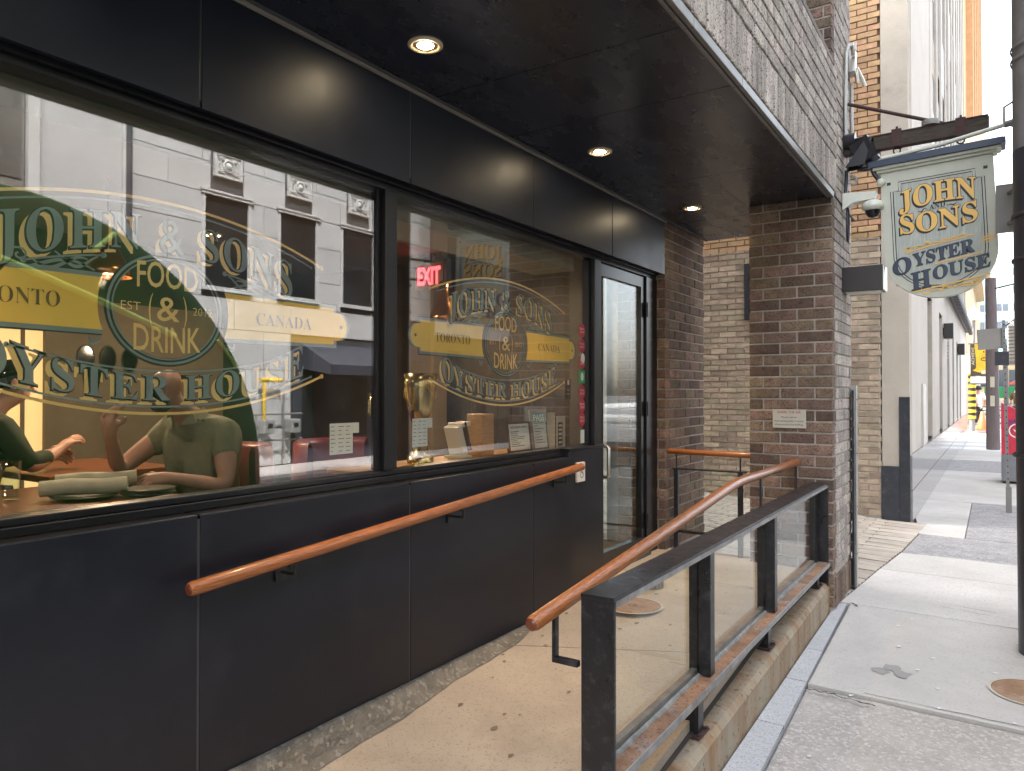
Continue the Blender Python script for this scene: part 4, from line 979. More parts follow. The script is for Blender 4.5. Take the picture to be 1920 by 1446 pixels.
BR_ = thing('landing_railing', 'short glass railing with a red-brown wooden rail between pier and pillar', 'railing', (-1.78, 5.35, -1.19))
MB().tube([(-2.098, 5.35, -0.446), (-2.09, 5.35, -0.446), (-1.46, 5.35, -0.452), (-1.447, 5.35, -0.452)], [0.015, 0.021, 0.021, 0.018], 14).build('rail', M['wood'], BR_)
for x in (-2.03, -1.545):
    bx('post', (x - 0.016, 5.334, -1.194), (x + 0.016, 5.366, -0.582), M['black_steel'], BR_); MB().tube([(x, 5.35, -0.57), (x, 5.35, -0.465)], 0.006, 8).build('rail_support', M['black_steel'], BR_)
bx('top_bar', (-2.06, 5.332, -0.5815), (-1.50, 5.368, -0.572), M['black_steel'], BR_); bx('bottom_bar', (-2.013, 5.338, -1.06), (-1.562, 5.362, -1.04), M['black_steel'], BR_)
bx('glass_panel', (-2.012, 5.348, -1.039), (-1.563, 5.352, -0.583), M['rail_glass'], BR_)
# small things on the ramp and sidewalk
mh = thing('round_cover', 'round rusty access cover set in the ramp landing', 'cover', (-1.70, 3.80, rz(3.8)))
def cover(o, x, y, z, r, ty):
    b = MB(); n = 40
    disc2(b, (x, y), r, r, lambda u, v: (u, v, z + 0.006 - (v - y) * ty), n, hole=r * 0.09); b.build('ring', M['cover_ring'], o)
    b = MB(); disc2(b, (x, y), r * 0.90, r * 0.90, lambda u, v: (u, v, z + 0.005 - (v - y) * ty), n); b.build('lid', M['cover_iron'], o)
    b = MB(); disc2(b, (x, y), r * 0.925, r * 0.925, lambda u, v: (u, v, z + 0.0052 - (v - y) * ty), n, hole=r * 0.03); b.build('lid_gap', M['crack'], o)
    b = MB(); disc2(b, (x, y), r * 0.14, r * 0.14, lambda u, v: (u, v, z + 0.0058 - (v - y) * ty), 14, hole=r * .04); b.build('lid_boss', M['crack'], o)
cover(mh, -1.70, 3.80, rz(3.86) + 0.001, 0.17, 0.0)
mh2 = thing('round_cover', 'rusty round access cover with pale ring in the sidewalk by the pole', 'cover', (0.10, 4.40, gz(4.4)))
cover(mh2, 0.135, 4.40, gz(4.4), 0.175, -0.024)
st = thing('concrete_stub', 'short grey concrete cylinder on the landing under the handrail', 'bollard base', (-1.77, 4.24, -1.195))
MB().lathe((-1.77, 4.24, -1.195), [(0.072, 0), (0.072, 0.13), (0.066, 0.138), (0.0005, 0.139)], 28).build('cylinder', M['ramp_kerb'], st)

cg = thing('corner_guard', 'thin grey steel corner strip at the foot of the brick pillar', 'corner guard', (-0.88, 6.0, -1.45))
b = MB(); b.box((-0.90, 6.004, -1.452), (-0.862, 6.012, 0.056)); b.box((-0.868, 5.965, -1.452), (-0.862, 6.0035, 0.056)); b.build('angle', M['galv'], cg)
bx('backing_strip', (-0.885, 5.9, -1.45), (-0.869, 6.0035, 0.02), M['black_steel'], cg)
b = MB()
for z in (-1.2, -0.85, -0.45, -0.05): b.lathe((-0.8615, 5.985, z), [(0.007, 0), (0.005, 0.003), (0.0003, 0.004)], 8, axis='x')
b.build('screw', M['black_steel'], cg)

# plaque on the pillar
pq = thing('plaque', 'small brushed metal no-smoking plaque on the brick pillar front', 'plaque', (-1.18, 5.243, -0.18))
bx('plate', (-1.29, 5.237, -0.242), (-1.069, 5.246, -0.113), M['plaque'], pq, bev=0.003)
fq = lambda cx_, z0: (lambda u, v: (cx_ + u, 5.2362, z0 + v))
b = MB(); put_word(b, 'SHARE THE AIR', fq(-1.18, -0.140), 0.155, 0.0165, serif=False, offset=0.012); b.build('red_lettering', M['sticker_red'], pq)
b = MB()
for t, z, w in (('Please refrain', -0.172, 0.10), ('from smoking within 9 metres', -0.198, 0.19), ('of entrance to the building.', -0.222, 0.185)): put_word(b, t, fq(-1.18, z), w, 0.012, serif=False, offset=0.004)
b.build('black_lettering', M['ink'], pq)

# ================================================================== HANGING SIGN AND FITTINGS ON THE PILLAR
YS = 5.72
ROT = math.radians(2.4)
HS = thing('hanging_sign', 'sage green oyster house board with gold lettering under a navy cap', 'sign', (-0.31, YS, 1.10))
def sg(s, t, d=0.0, side=1):
    """sign-board coordinates: s across, t up from the board's lowest point, d out of its face"""
    x, z = (s * side), t - 0.455
    c, q = math.cos(ROT), math.sin(ROT)
    return (-0.31 + x * c - z * q * 1.0, YS - side * (0.034 + d), 1.10 + z * c + x * q)
def board(inset):
    P_ = [(-0.33 + inset, 0.905 - inset), (-0.33 + inset, 0.30)]
    n = 20
    for k in range(1, n):
        t = math.pi + math.pi * k / n; P_.append(((0.33 - inset) * math.cos(t), 0.30 + (0.30 - inset) * math.sin(t)))
    P_ += [(0.33 - inset, 0.30), (0.33 - inset, 0.905 - inset)]
    return P_
def plate(b, P_, d0, d1, side=1):
    n = len(P_); b.poly([sg(s, t, d0, side) for s, t in P_] + [sg(s, t, d1, side) for s, t in P_], [list(range(n, 2 * n))] + [(i, (i + 1) % n, n + (i + 1) % n, n + i) for i in range(n)])
b = MB(); P_ = board(0); n = len(P_)
b.poly([sg(s, t, 0, 1) for s, t in P_] + [sg(-s, t, 0, -1) for s, t in P_], [list(range(n))[::-1], list(range(n, 2 * n))] + [(i, (i + 1) % n, n + (i + 1) % n, n + i) for i in range(n)])
b.build('board', M['sign_green'], HS)
cap = MB()
def cbox(s0, s1, t0, t1, d):
    p = [sg(s0, t0, d, 1), sg(s1, t0, d, 1), sg(-s1, t0, d, -1), sg(-s0, t0, d, -1), sg(s0, t1, d, 1), sg(s1, t1, d, 1), sg(-s1, t1, d, -1), sg(-s0, t1, d, -1)]
    cap.poly(p, [(0, 3, 2, 1), (4, 5, 6, 7), (0, 1, 5, 4), (1, 2, 6, 5), (2, 3, 7, 6), (3, 0, 4, 7)])
cbox(-0.40, 0.40, 0.945, 0.985, 0.055)
cbox(-0.385, 0.385, 0.986, 0.994, 0.035)
cap.build('cap', M['sign_blue'], HS)
cap = MB(); cbox(-0.375, 0.375, 0.925, 0.944, 0.036); cbox(-0.352, 0.352, 0.906, 0.9245, 0.018); cap.build('cap_moulding', M['sign_green'], HS)
for side in (1, -1):
    g = MB(); nv = MB(); kb = MB(); gp = MB()
    # inner panel with notched top corners and rounded foot
    def panel(e):
        P_ = [(-0.275 + e, 0.30), (-0.275 + e, 0.765 - e * .3), (-0.225 + e, 0.765 - e * .3), (-0.225 + e, 0.825 - e), (0.225 - e, 0.825 - e), (0.225 - e, 0.765 - e * .3), (0.275 - e, 0.765 - e * .3), (0.275 - e, 0.30)]
        for k in range(1, 16):
            t = -math.pi * k / 16; P_.append(((0.275 - e) * math.cos(t), 0.30 + (0.235 - e) * math.sin(t)))
        return P_
    plate(gp, panel(0.018), 0.0, 0.0012, side)
    gp.build('grain_panel', M['sign_grey'], HS)
    for e, w in ((0.0, 0.005), (0.016, 0.006)):
        Q = panel(e); Q.append(Q[0]); ribbon(kb, Q, w, lambda s, t: sg(s, t, 0.0018, side))
    for s in (-0.283, 0.283): kb.poly([sg(s + a, 0.822 + c, 0.002, side) for a, c in ((-.012, -.01), (.012, -.01), (.012, .01), (-.012, .01))], [(0, 1, 2, 3)])
    # JOHN / AND / SONS: raised gold with black returns
    def arch(base, bow, slope=0.0): return lambda u, v: (u, base + v - bow * u * u + slope * u)
    for txt, mp, w, h in (('JOHN', arch(0.648, 0.55, .05), 0.45, 0.138), ('SONS', arch(0.462, -0.25, .05), 0.45, 0.130)):
        for bld, off, sh, d in ((kb, 0.03, (0, 0), 0.0035), (kb, 0.03, (-0.007, -0.009), 0.0028), (g, 0.012, (0, 0), 0.006)):
            put_word(bld, txt, lambda u, v: sg(*mp(u, v), d, side), w, h, offset=off, shift=sh)
    put_word(kb, 'AND', lambda u, v: sg(u, 0.602 + v + 0.10 * u, 0.0075, side), 0.095, 0.034, offset=0.0)
    for s in (-1, 1):
        ribbon(kb, [(s * 0.055, 0.607 + .1 * s * .055), (s * 0.075, 0.616), (s * 0.095, 0.600 + .1 * s * .08), (s * 0.115, 0.612 + .1 * s * .1)], [0.002, 0.006, 0.009, 0.002], lambda a, c: sg(a, c, 0.004, side))
    # OYSTER / HOUSE rising to one side, first letters large
    sl = 0.155
    def rise(s0, t0): return lambda u, v: (s0 + u, t0 + sl * (s0 + u) + v)
    for txt, s0, w, t0, h in (('O', -0.225, 0.110, 0.222, 0.112), ('YSTER', 0.022, 0.355, 0.252, 0.088), ('H', -0.115, 0.115, 0.092, 0.118), ('OUSE', 0.120, 0.325, 0.130, 0.088)):
        fn = rise(s0, t0)
        put_word(nv, txt, lambda u, v: sg(*fn(u, v), 0.0055, side), w, h, offset=0.006)
        put_word(kb, txt, lambda u, v: sg(*fn(u, v), 0.003, side), w, h, offset=0.02, shift=(-0.004, -0.004))
    def gl_(P_, w, d=0.005): ribbon(g, [(s, t + sl * s) for s, t in P_], w, lambda a, c: sg(a, c, d, side))
    gl_([(-0.19, 0.355), (-0.10, 0.362), (0.20, 0.362)], 0.008); gl_([(-0.03, 0.233), (0.245, 0.233)], 0.008); gl_([(-0.17, 0.078), (0.28, 0.078)], 0.009)
    for k in range(5): gl_([(0.235 + k * .012, 0.29 - 0.002 * k), (0.25 + k * .016, 0.318), (0.285 + k * 0.006, 0.348 - k * .004)], [0.002, 0.008, 0.001])
    def curl(s0, t0, r, d, turns=1.4, w=0.009):
        L = [(s0 + d * r * (1 - k / 22) * math.cos(k * turns * 6.28 / 20), t0 + r * 0.8 * (1 - k / 22) * math.sin(k * turns * 6.28 / 20)) for k in range(18)]
        gl_(L, [w * (1 - k / 24) for k in range(18)])
    curl(-0.185, 0.372, 0.022, -1); curl(-0.07, 0.385, 0.014, 1); curl(0.20, 0.052, 0.020, 1); curl(0.02, 0.058, 0.014, -1)
    for k in range(6): gl_([(-0.15 + k * 0.05, 0.366), (-0.12 + k * 0.05, 0.381 + .004 * (k % 2)), (-0.085 + k * 0.05, 0.370)], [0.002, 0.011, 0.002])
    for k in range(7): gl_([(-0.12 + k * 0.045, 0.066 - .002 * k), (-0.095 + k * 0.045, 0.046 + .008 * (k % 2)), (-0.05 + k * 0.045, 0.062)], [0.002, 0.012, 0.002])
    gl_([(-0.19, 0.352), (-0.205, 0.366), (-0.19, 0.385), (-0.15, 0.386), (-0.10, 0.372)], [.004, .007, .009, .007, .002])
    gl_([(0.06, 0.060), (0.14, 0.040), (0.20, 0.034), (0.222, 0.050)], [.002, .009, .010, .004])
    g.build('gold_lettering', M['gold'], HS); nv.build('navy_lettering', M['sign_blue'], HS); kb.build('black_outline', M['sign_black'], HS)

# timber bracket with iron rods
BK = thing('sign_bracket', 'weathered timber sign bracket with rusty iron tie rod', 'bracket', (-0.9, YS, 1.8))
b = MB(); b.obox((-0.46, YS, 1.765), (0.44, 0, 0.008), (0, 0.032, 0), (0, 0, 0.042)); b.build('timber_beam', M['old_wood'], BK)
b = MB(); b.obox((-0.46, YS, 1.8135), (0.435, 0, 0.008), (0, 0.036, 0), (0, 0, 0.004)); b.obox((-0.46, YS, 1.7185), (0.435, 0, 0.008), (0, 0.036, 0), (0, 0, 0.003)); b.build('iron_strap', M['rust'], BK)
b = MB(); b.tube([(-0.875, YS, 2.085), (-0.26, YS, 1.815)], 0.0125, 8); b.box((-0.898, YS - 0.012, 1.74), (-0.876, YS + 0.012, 2.16)); b.build('tie_rod', M['rust'], BK)
for x in (-0.56, -0.18):
    b = MB(); b.box((x - 0.03, YS - 0.041, 1.712), (x + 0.03, YS - 0.037, 1.826)); b.box((x - 0.03, YS + 0.037, 1.712), (x + 0.03, YS + 0.041, 1.826)); b.box((x - 0.03, YS - 0.041, 1.8265), (x + 0.03, YS + 0.041, 1.832)); b.tube([(x, YS, 1.831), (x, YS, 1.858)], 0.008, 6)
    b.build('clamp_plate', M['rust'], BK)
    b = MB(); z0 = 1.69; b.tube([(x + 0.022 * math.sin(k * math.pi / 6), YS, z0 + 0.022 * math.cos(k * math.pi / 6)) for k in range(13)], 0.005, 6, cap=False); b.tube([(x, YS, z0 - 0.024), (x, YS, 1.585)], 0.0055, 6); b.build('hook', M['rust'], BK)
b = MB(); b.lathe((-0.355, YS, 1.822), [(0.055, 0), (0.055, 0.035), (0.05, 0.038), (0.0005, 0.038)], 20); b.build('junction_can', M['grey_back'], BK)
PB = thing('sway_pipe', 'pale grey pipe running from above the sign to the street pole', 'pipe', (-0.3, YS, 1.65))
MB().tube([(-0.655, YS - 0.05, 1.635), (-0.3, YS - 0.05, 1.668), (0.11, YS - 0.06, 1.735)], 0.0145, 12).build('pipe', M['camera_white'], PB)
b = MB(); b.tube([(0.06, YS - .06, 1.727), (0.12, YS - 0.06, 1.737)], 0.022, 8); b.tube([(0.06, YS - .06, 1.735), (0.06, YS - .06, 1.84), (0.16, YS - .2, 1.85)], 0.007, 6); b.tube([(0.09, YS - .06, 1.72), (0.13, YS - .1, 1.69), (0.16, YS - .2, 1.70)], 0.009, 6); b.build('clamp', M['grey_back'], PB)

# floodlight and its conduit
FL = thing('floodlight', 'black hooded floodlight on the pillar aimed at the sign', 'floodlight', (-0.88, 5.7, 1.75))
b = MB(); b.tube([(-0.899, 5.70, 1.80), (-0.82, 5.70, 1.80)], [0.055, 0.06], 16); b.build('mounting_box', M['black_plastic'], FL)
b = MB(); b.tube([(-0.82, 5.69, 1.80), (-0.775, 5.675, 1.80), (-0.755, 5.665, 1.78)], 0.018, 10); b.lathe((-0.765, 5.67, 1.785), [(0.026, -0.02), (0.026, 0.02)], 12, axis='y'); b.build('knuckle', M['black_plastic'], FL)
b = MB(); b.obox((-0.755, 5.66, 1.70), (0.058, -0.01, 0.030), (0.01, 0.055, 0), (-0.030, 0, 0.075)); b.build('lamp_body', M['black_plastic'], FL)
b = MB(); q = [(-0.875, 5.60, 1.595), (-0.75, 5.60, 1.60), (-0.70, 5.60, 1.78), (-0.735, 5.60, 1.79)]; b.prism(q, (0, 0.008, 0)); q2 = [(x, 5.712, z) for x, y, z in q]; b.prism(q2, (0, 0.008, 0)); b.poly([q[0], q[3], (q[3][0], 5.72, q[3][2]), (q[0][0], 5.72, q[0][2])], [(0, 1, 2, 3)])
b.poly([q[3], q[2], (q[2][0], 5.72, q[2][2]), (q[3][0], 5.72, q[3][2])], [(0, 1, 2, 3)]); b.build('hood', M['black_plastic'], FL)
F2 = thing('spot_lamp', 'small dark spotlight bracketed off the left end of the sign cap', 'spotlight', (-0.72, 5.68, 1.56))
b = MB(); b.tube([(-0.80, 5.67, 1.585), (-0.745, 5.675, 1.582), (-0.70, 5.68, 1.59)], [0.012, 0.016, 0.02], 10); b.tube([(-0.71, 5.68, 1.60), (-0.70, 5.68, 1.54), (-0.665, 5.68, 1.48)], [0.014, 0.015, 0.012], 10); b.build('arm', M['black_plastic'], F2)
MB().lathe((-0.655, 5.68, 1.475), [(0.0005, -0.03), (0.026, -0.02), (0.030, 0.0), (0.022, 0.02), (0.0005, 0.03)], 12).build('lamp_head', M['camera_white'], F2)
CN = thing('conduit', 'looped pale grey conduit pipes running up the pillar side', 'conduit', (-0.89, 5.8, 2.2))
MB().tube([(-0.885, 5.70, 1.82), (-0.885, 5.695, 2.05), (-0.885, 5.72, 2.30), (-0.883, 5.73, 2.46), (-0.875, 5.76, 2.53), (-0.86, 5.82, 2.55), (-0.86, 5.88, 2.50)], 0.0125, 10).build('pipe', M['galv'], CN)
MB().tube([(-0.885, 5.97, 2.33), (-0.885, 5.975, 2.0), (-0.885, 5.97, 1.75)], 0.0125, 10).build('pipe', M['galv'], CN)
b = MB(); b.obox((-0.87, 5.93, 2.46), (0.022, 0, 0), (0, 0.035, -0.008), (0, 0.012, 0.085)); b.tube([(-0.86, 5.91, 2.54), (-0.86, 5.90, 2.60)], 0.02, 8); b.tube([(-0.85, 5.96, 2.43), (-0.82, 6.0, 2.36), (-0.80, 6.02, 2.30)], 0.016, 8); b.tube([(-0.85, 5.93, 2.40), (-0.84, 5.95, 2.31)], 0.014, 8); b.build('connector', M['chrome'], CN)
# dome camera with a hanging cable loop
DC = thing('dome_camera', 'cream dome security camera on an angled plate on the pillar', 'camera', (-0.82, 5.66, 1.36))
b = MB(); q = [(-0.897, 5.62, 1.30), (-0.897, 5.62, 1.42), (-0.68, 5.62, 1.405), (-0.70, 5.62, 1.355), (-0.83, 5.62, 1.345)]; b.prism(q, (0, 0.10, 0)); b.build('mounting_plate', M['camera_white'], DC)
b = MB(); b.lathe((-0.705, 5.655, 1.30), [(0.0005, 0.050), (0.035, 0.050), (0.060, 0.038), (0.072, 0.012), (0.070, -0.010), (0.052, -0.022)], 24); b.tube([(-0.75, 5.66, 1.345), (-0.72, 5.66, 1.365), (-0.705, 5.655, 1.35)], 0.018, 10); b.build('housing', M['camera_white'], DC)
MB().lathe((-0.705, 5.655, 1.30), [(0.050, -0.021), (0.046, -0.045), (0.030, -0.066), (0.0005, -0.074)], 24).build('dome', M['camera_dark'], DC)
b = MB()
for k in range(3):
    L = [(-0.872 + 0.003 * k, 5.665 + 0.035 * math.sin(t), 1.20 + (0.11 + .006 * k) * math.cos(t)) for t in [i * 2 * math.pi / 18 for i in range(19)]]; b.tube(L, 0.006, 6, cap=False)
b.build('cable_loop', M['black_plastic'], DC)
b = MB(); b.tube([(-0.88, 5.70, 1.60), (-0.885, 5.70, 1.50), (-0.885, 5.68, 1.42)], 0.012, 8); b.build('cable', M['black_plastic'], DC)
MB().tube([(-0.86, 5.71, 1.56), (-0.83, 5.72, 1.55), (-0.815, 5.72, 1.525), (-0.83, 5.71, 1.50), (-0.87, 5.70, 1.51)], 0.011, 8).build('cable_sleeve', M['galv'], DC)
WB = thing('wall_lamp', 'dark rectangular box lamp with a pale end on the brick pillar', 'lamp', (-0.86, 5.72, 0.80))
bx('lamp_housing', (-0.898, 5.615, 0.715), (-0.64, 5.80, 0.890), M['bronze'], WB, bev=0.003)
bx('lamp_end', (-0.6395, 5.618, 0.718), (-0.634, 5.797, 0.887), M['chrome'], WB)
bx('lamp_lens', (-0.88, 5.63, 0.711), (-0.66, 5.785, 0.7148), M['camera_white'], WB)

# ================================================================== STREET FURNITURE
SP = thing('street_pole', 'thick grey street pole with its lower half wrapped dark', 'pole', (0.255, 5.2, -1.46))
MB().tube([(0.250, 5.05, 1.72 - .35), (0.234, 5.05, 7.0)], [0.158, 0.150], 28).build('pole_shaft', M['pole'], SP)
MB().tube([(0.268, 5.05, -1.47), (0.250, 5.05, 1.37)], [0.165, 0.160], 28).build('pole_wrap', M['pole_dark'], SP)
for z in (-0.35, 0.75, 1.0, 1.95, 1.88, 2.55):
    b = MB(); b.lathe((0.2525, 5.05, z), [(0.166, -0.011), (0.170, -0.008), (0.170, 0.008), (0.166, 0.011)], 28); b.build('band', M['pole_dark'] if z < 1.3 else M['pole'], SP)
bp_ = bx('bracket_plate', (0.012, 5.60, 1.02), (0.115, 5.615, 1.33), M['grey_back'], SP, bev=0.003); 
b = MB(); b.tube([(0.08, 5.607, 1.27), (0.22, 5.2, 1.27)], 0.012, 8); b.tube([(0.08, 5.607, 1.08), (0.22, 5.2, 1.08)], 0.012, 8); b.build('bracket_arm', M['grey_back'], SP)

UPo = thing('utility_pole', 'plain brown-grey utility pole standing at the far end of the sidewalk', 'utility pole', (-0.06, 23.2, -1.5))
MB().tube([(-0.04, 23.2, -1.5), (-0.075, 23.2, 3.05)], [0.16, 0.125], 16).build('trunk', mat('pole_timber', (0.16, 0.125, 0.12), rough=0.85, var=0.3, scale=8, stretch=(6, 6, 0.4)), UPo)
b = MB()
for z in (-0.35, 0.15): b.box((-0.10, 23.03, z), (0.0, 23.04, z + 0.28))
b.build('paper_notice', M['cream_paper'], UPo)
b = MB(); b.tube([(-0.05, 23.2, 2.75), (1.0, 22.5, 2.9), (3.0, 21, 3.6)], 0.02, 6); b.tube([(-0.05, 23.2, 1.5), (0.8, 24, 2.3), (2.4, 26, 4.2)], 0.018, 6); b.build('wire', M['ink'], UPo)
LP = thing('lamp_post', 'slim lamp post with white globe head and striped yellow black foot', 'lamp post', (-0.74, 33.6, -1.5))
MB().tube([(-0.74, 33.6, -1.5), (-0.72, 33.6, 0.2), (-0.66, 33.6, 2.9)], [0.10, 0.08, 0.05], 12).build('post', M['pole'], LP)
MB().lathe((-0.66, 33.6, 2.9), [(0.08, -0.08), (0.30, 0.0), (0.26, 0.18), (0.14, 0.34), (0.06, 0.4), (0.0005, 0.55)], 14).build('lamp_head', M['white'], LP)
b = MB(); b.cur = 0; pz = -1.3
for k in range(16):
    b.cur = k % 2; b.tube([(-0.738, 33.6, -1.0 + k * 0.12), (-0.734, 33.6, -1.0 + (k + 1) * 0.12)], 0.135, 12)
b.build('striped_guard', [M['yellow'], M['ink']], LP)
b = MB(); b.box((-1.15, 33.35, 0.75), (-0.75, 33.42, 1.45)); b.build('sign_plate', M['white'], LP)
BN = thing('street_banner', 'yellow banner with dark printed foot hanging beside the far pole', 'banner', (-0.4, 33.4, 3))
YB = 31.5
def bq(s, t): return (-0.74 + s * 0.80, YB, 0.62 + t * 1.16)
b = MB(); b.box(bq(0, 0.0), (bq(1, 1)[0], YB + 0.01, bq(1, 1)[2])); b.build('cloth', M['yellow'], BN)
b = MB(); n = 12
L = [(0.0, 0.0), (1.0, 0.0), (1.0, 0.20)] + [(1 - k / n, 0.20 - 0.10 * math.sin(math.pi * k / n)) for k in range(1, n)] + [(0.22, 0.24), (0.22, 0.5), (0.16, 1.0), (0.0, 1.0)]
b.poly([(bq(s, t)[0], YB - 0.004, bq(s, t)[2]) for s, t in L], [list(range(len(L)))]); b.build('dark_print', M['brown_print'], BN)
b = MB(); disc2(b, (0.52, 0.52), 0.12, 0.06, lambda s, t: (bq(s, t)[0], YB - 0.006, bq(s, t)[2]), 14, hole=0.03); disc2(b, (0.52, 0.75), 0.035, 0.03, lambda s, t: (bq(s, t)[0], YB - .006, bq(s, t)[2]), 8); b.build('emblem', M['brown_print'], BN)
b = MB(); put_word(b, 'ACHIEVE', lambda u, v: (bq(0.16 - v, 0.62 + u)[0], YB - .007, bq(0.16 - v, 0.62 + u)[2]), 0.55, 0.11, serif=False); b.build('banner_lettering', M['cream_paper'], BN); bx('sponsor_mark', (bq(.42, 0)[0], YB - .008, bq(0, .06)[2]), (bq(.62, 0)[0], YB - .006, bq(0, .18)[2]), M['cream_paper'], BN)
b = MB(); b.box((-0.74, YB, 0.36), (0.06, YB + .01, 0.60)); b.build('sponsor_strip', M['far_frame'], BN)
b = MB(); b.tube([(-0.80, YB + .03, 1.80), (0.10, YB + .03, 1.80)], 0.022, 6); b.tube([(-0.80, YB + .03, 0.34), (0.10, YB + .03, 0.34)], 0.022, 6); b.tube([(0.08, YB + .03, -1.5), (0.08, YB + .03, 2.1)], 0.05, 8); b.build('banner_arm', M['pole'], BN)
SG = thing('sign_post', 'leaning perforated steel post with two blank sign backs', 'sign post', (0.15, 10.75, -1.45))
MB().obox((0.113, 10.75, -0.28), (0.017, 0, 0), (0, 0.017, 0), (-0.02, 0, 1.17)).build('post', M['pole'], SG)
bx('post_socket', (0.105, 10.72, -1.452), (0.165, 10.78, -1.14), M['grey_back'], SG)
b = MB()
for k in range(26): b.box((0.106 - (0.02 / 1.17) * (k * .075 - 1.0), 10.731, -1.05 + k * 0.075), (0.118 - (0.02 / 1.17) * (k * .075 - 1.0), 10.7325, -1.035 + k * 0.075))
b.build('post_hole', M['ink'], SG)
MB().obox((-0.045, 10.70, 0.66), (0.125, 0.06, 0.010), (0.004, -0.006, 0), (-0.006, 0, 0.125)).build('sign_plate', M['grey_back'], SG)
MB().obox((0.075, 10.72, 0.42), (0.07, 0.03, 0.0), (0.003, -0.005, 0), (0, 0, 0.085)).build('sign_plate', M['dark_plate'], SG)
P2 = thing('sign_post', 'thin bare post behind the leaning sign post', 'sign post', (0.23, 13.1, -1.45)); MB().tube([(0.225, 17.5, -1.45), (0.19, 17.5, 0.95)], 0.025, 8).build('post', M['pole'], P2); bx('crossbar', (0.05, 17.48, 0.58), (0.75, 17.52, 0.63), M['pole'], P2)

MBX = thing('mail_box', 'red street mail box with purple scrawl on a grey base', 'mail box', (0.4, 14.4, -1.45))
x0, x1, y0, y1 = 0.085, 0.62, 14.1, 14.7
bx('base', (x0, y0, -1.41), (x1, y1, -0.98), M['box_grey'], MBX, bev=0.012)
b = MB(); b.prism([(x0, y0, -0.979), (x0, y1, -0.979), (x0, y1, -0.22), (x0, y0, -0.36)][::-1] and [(x0, y0, -0.979), (x1, y0, -0.979), (x1, y0, -0.42), (x0, y0, -0.16)], (0, y1 - y0, 0)); b.build('box_body', M['red_box'], MBX)
b = MB()
for (x, y) in ((x0 + .02, y0 + .03), (x1 - .08, y0 + .03), (x0 + .02, y1 - .09), (x1 - .08, y1 - .09)): b.box((x, y, -1.455), (x + .06, y + .06, -1.41))
b.build('foot', M['black_plastic'], MBX)
b = MB(); fz = lambda u, v: (x0 + 0.21 + u, y0 - 0.004, -0.60 + v)
disc2(b, (0, 0), 0.115, 0.115, fz, 26, hole=0.018); b.poly([fz(-.06, .03), fz(.01, -.012), fz(.07, .03), fz(.03, -.055), fz(-.02, -.03)], [(0, 1, 4), (1, 2, 3), (1, 3, 4)]); b.build('emblem', M['white'], MBX)
b = MB()
for (u0, v0) in ((0.03, 0.20), (0.05, -0.22), (-0.14, 0.12)):
    for k in range(4): ribbon(b, [(u0 + k * .045 + 0.018 * math.cos(t * .9), v0 - k * 0.008 + 0.04 * math.sin(t) + k * .02) for t in range(8)], 0.012, lambda u, v: (x0 + 0.21 + u, y0 - 0.006, -0.60 + v))
b.build('scrawl', M['purple'], MBX)
CO = []
def cone(x, y, label):
    o = thing('traffic_cone', label, 'traffic cone', (x, y, -1.46), 'orange cones by the far corner')
    MB().lathe((x, y, -1.455), [(0.19, 0.03), (0.05, 0.72), (0.0005, 0.73)], 14).build('cone', M['orange'], o); bx('base', (x - .24, y - .24, -1.46), (x + .24, y + .24, -1.425), M['orange'], o)
cone(-1.12, 34.6, 'orange traffic cone beside the wall of the yellow stone corner'); cone(-0.42, 34.4, 'orange traffic cone by the striped post foot')

# ================================================================== FAR BUILDINGS
YB_ = thing('corner_building', 'yellow rusticated stone corner building with orange brick upper floors', 'building', (-8, 60, -1.45))
bx('wall', (-30, 34.6, -1.7), (-1.02, 75, 9.8), M['yellow_stone'], YB_)
k = 0
for z in range(18):
    z0 = -1.4 + z * 0.62
    for q in range(2):
        bx('stone', (-1.75 + q * 0.0 - (0.0 if q else 0.0), 34.5, z0) if q == 0 else (-1.02, 35.2, z0), (-1.0, 34.62, z0 + 0.58) if q == 0 else (-0.96, 36.2 if z % 2 else 35.7, z0 + 0.58), M['yellow_stone'], YB_)
bx('cornice', (-2.5, 34.2, 9.81), (-0.25, 75, 10.5), M['yellow_stone'], YB_); bx('cornice', (-2.3, 34.4, 6.3), (-0.55, 60, 6.9), M['yellow_stone'], YB_)
bx('brick_upper_wall', (-30, 34.7, 10.51), (-0.95, 76, 46), M['far_orange'], YB_)
for k in range(7): bx('brick_pier', (-0.95, 37 + k * 5.2, 10.51), (-0.70, 38.4 + k * 5.2, 44), M['far_orange'], YB_)
for k in range(6): bx('window', (-0.949, 39 + k * 5.2, 11.5), (-0.93, 41.5 + k * 5.2, 43), M['far_glass_dark'], YB_)
bx('roof_cornice', (-3, 34.3, 46.01), (0.3, 77, 48.5), M['limestone'], YB_)
b = MB()
for k in range(20): b.box((-0.2, 35 + k * 2.0, 45.0), (0.25, 35.8 + k * 2.0, 46.0))
b.build('roof_bracket', M['limestone'], YB_)
OF = thing('office_building', 'pale office tower with a grid of blue-green windows far down the street', 'building', (4, 118, -1.45))
bx('wall', (-6, 118, -1.5), (22, 135, 19), M['far_frame'], OF)
wm = {}
def win(x0, z0, w, h, m):
    k = (w, h, m)
    if k not in wm:
        me = bpy.data.meshes.new('window'); me.from_pydata([(0, 0, 0), (w, 0, 0), (w, 0, h), (0, 0, h), (0, .3, 0), (w, .3, 0), (w, .3, h), (0, .3, h)], [], [(0, 1, 2, 3), (0, 4, 5, 1), (1, 5, 6, 2), (2, 6, 7, 3), (3, 7, 4, 0)]); me.materials.append(M[m]); wm[k] = me
    o = bpy.data.objects.new('window', wm[k]); COL.objects.link(o); o.parent = OF; o.location = Vector((x0, 117.9, z0)) - Vector(OF.location)
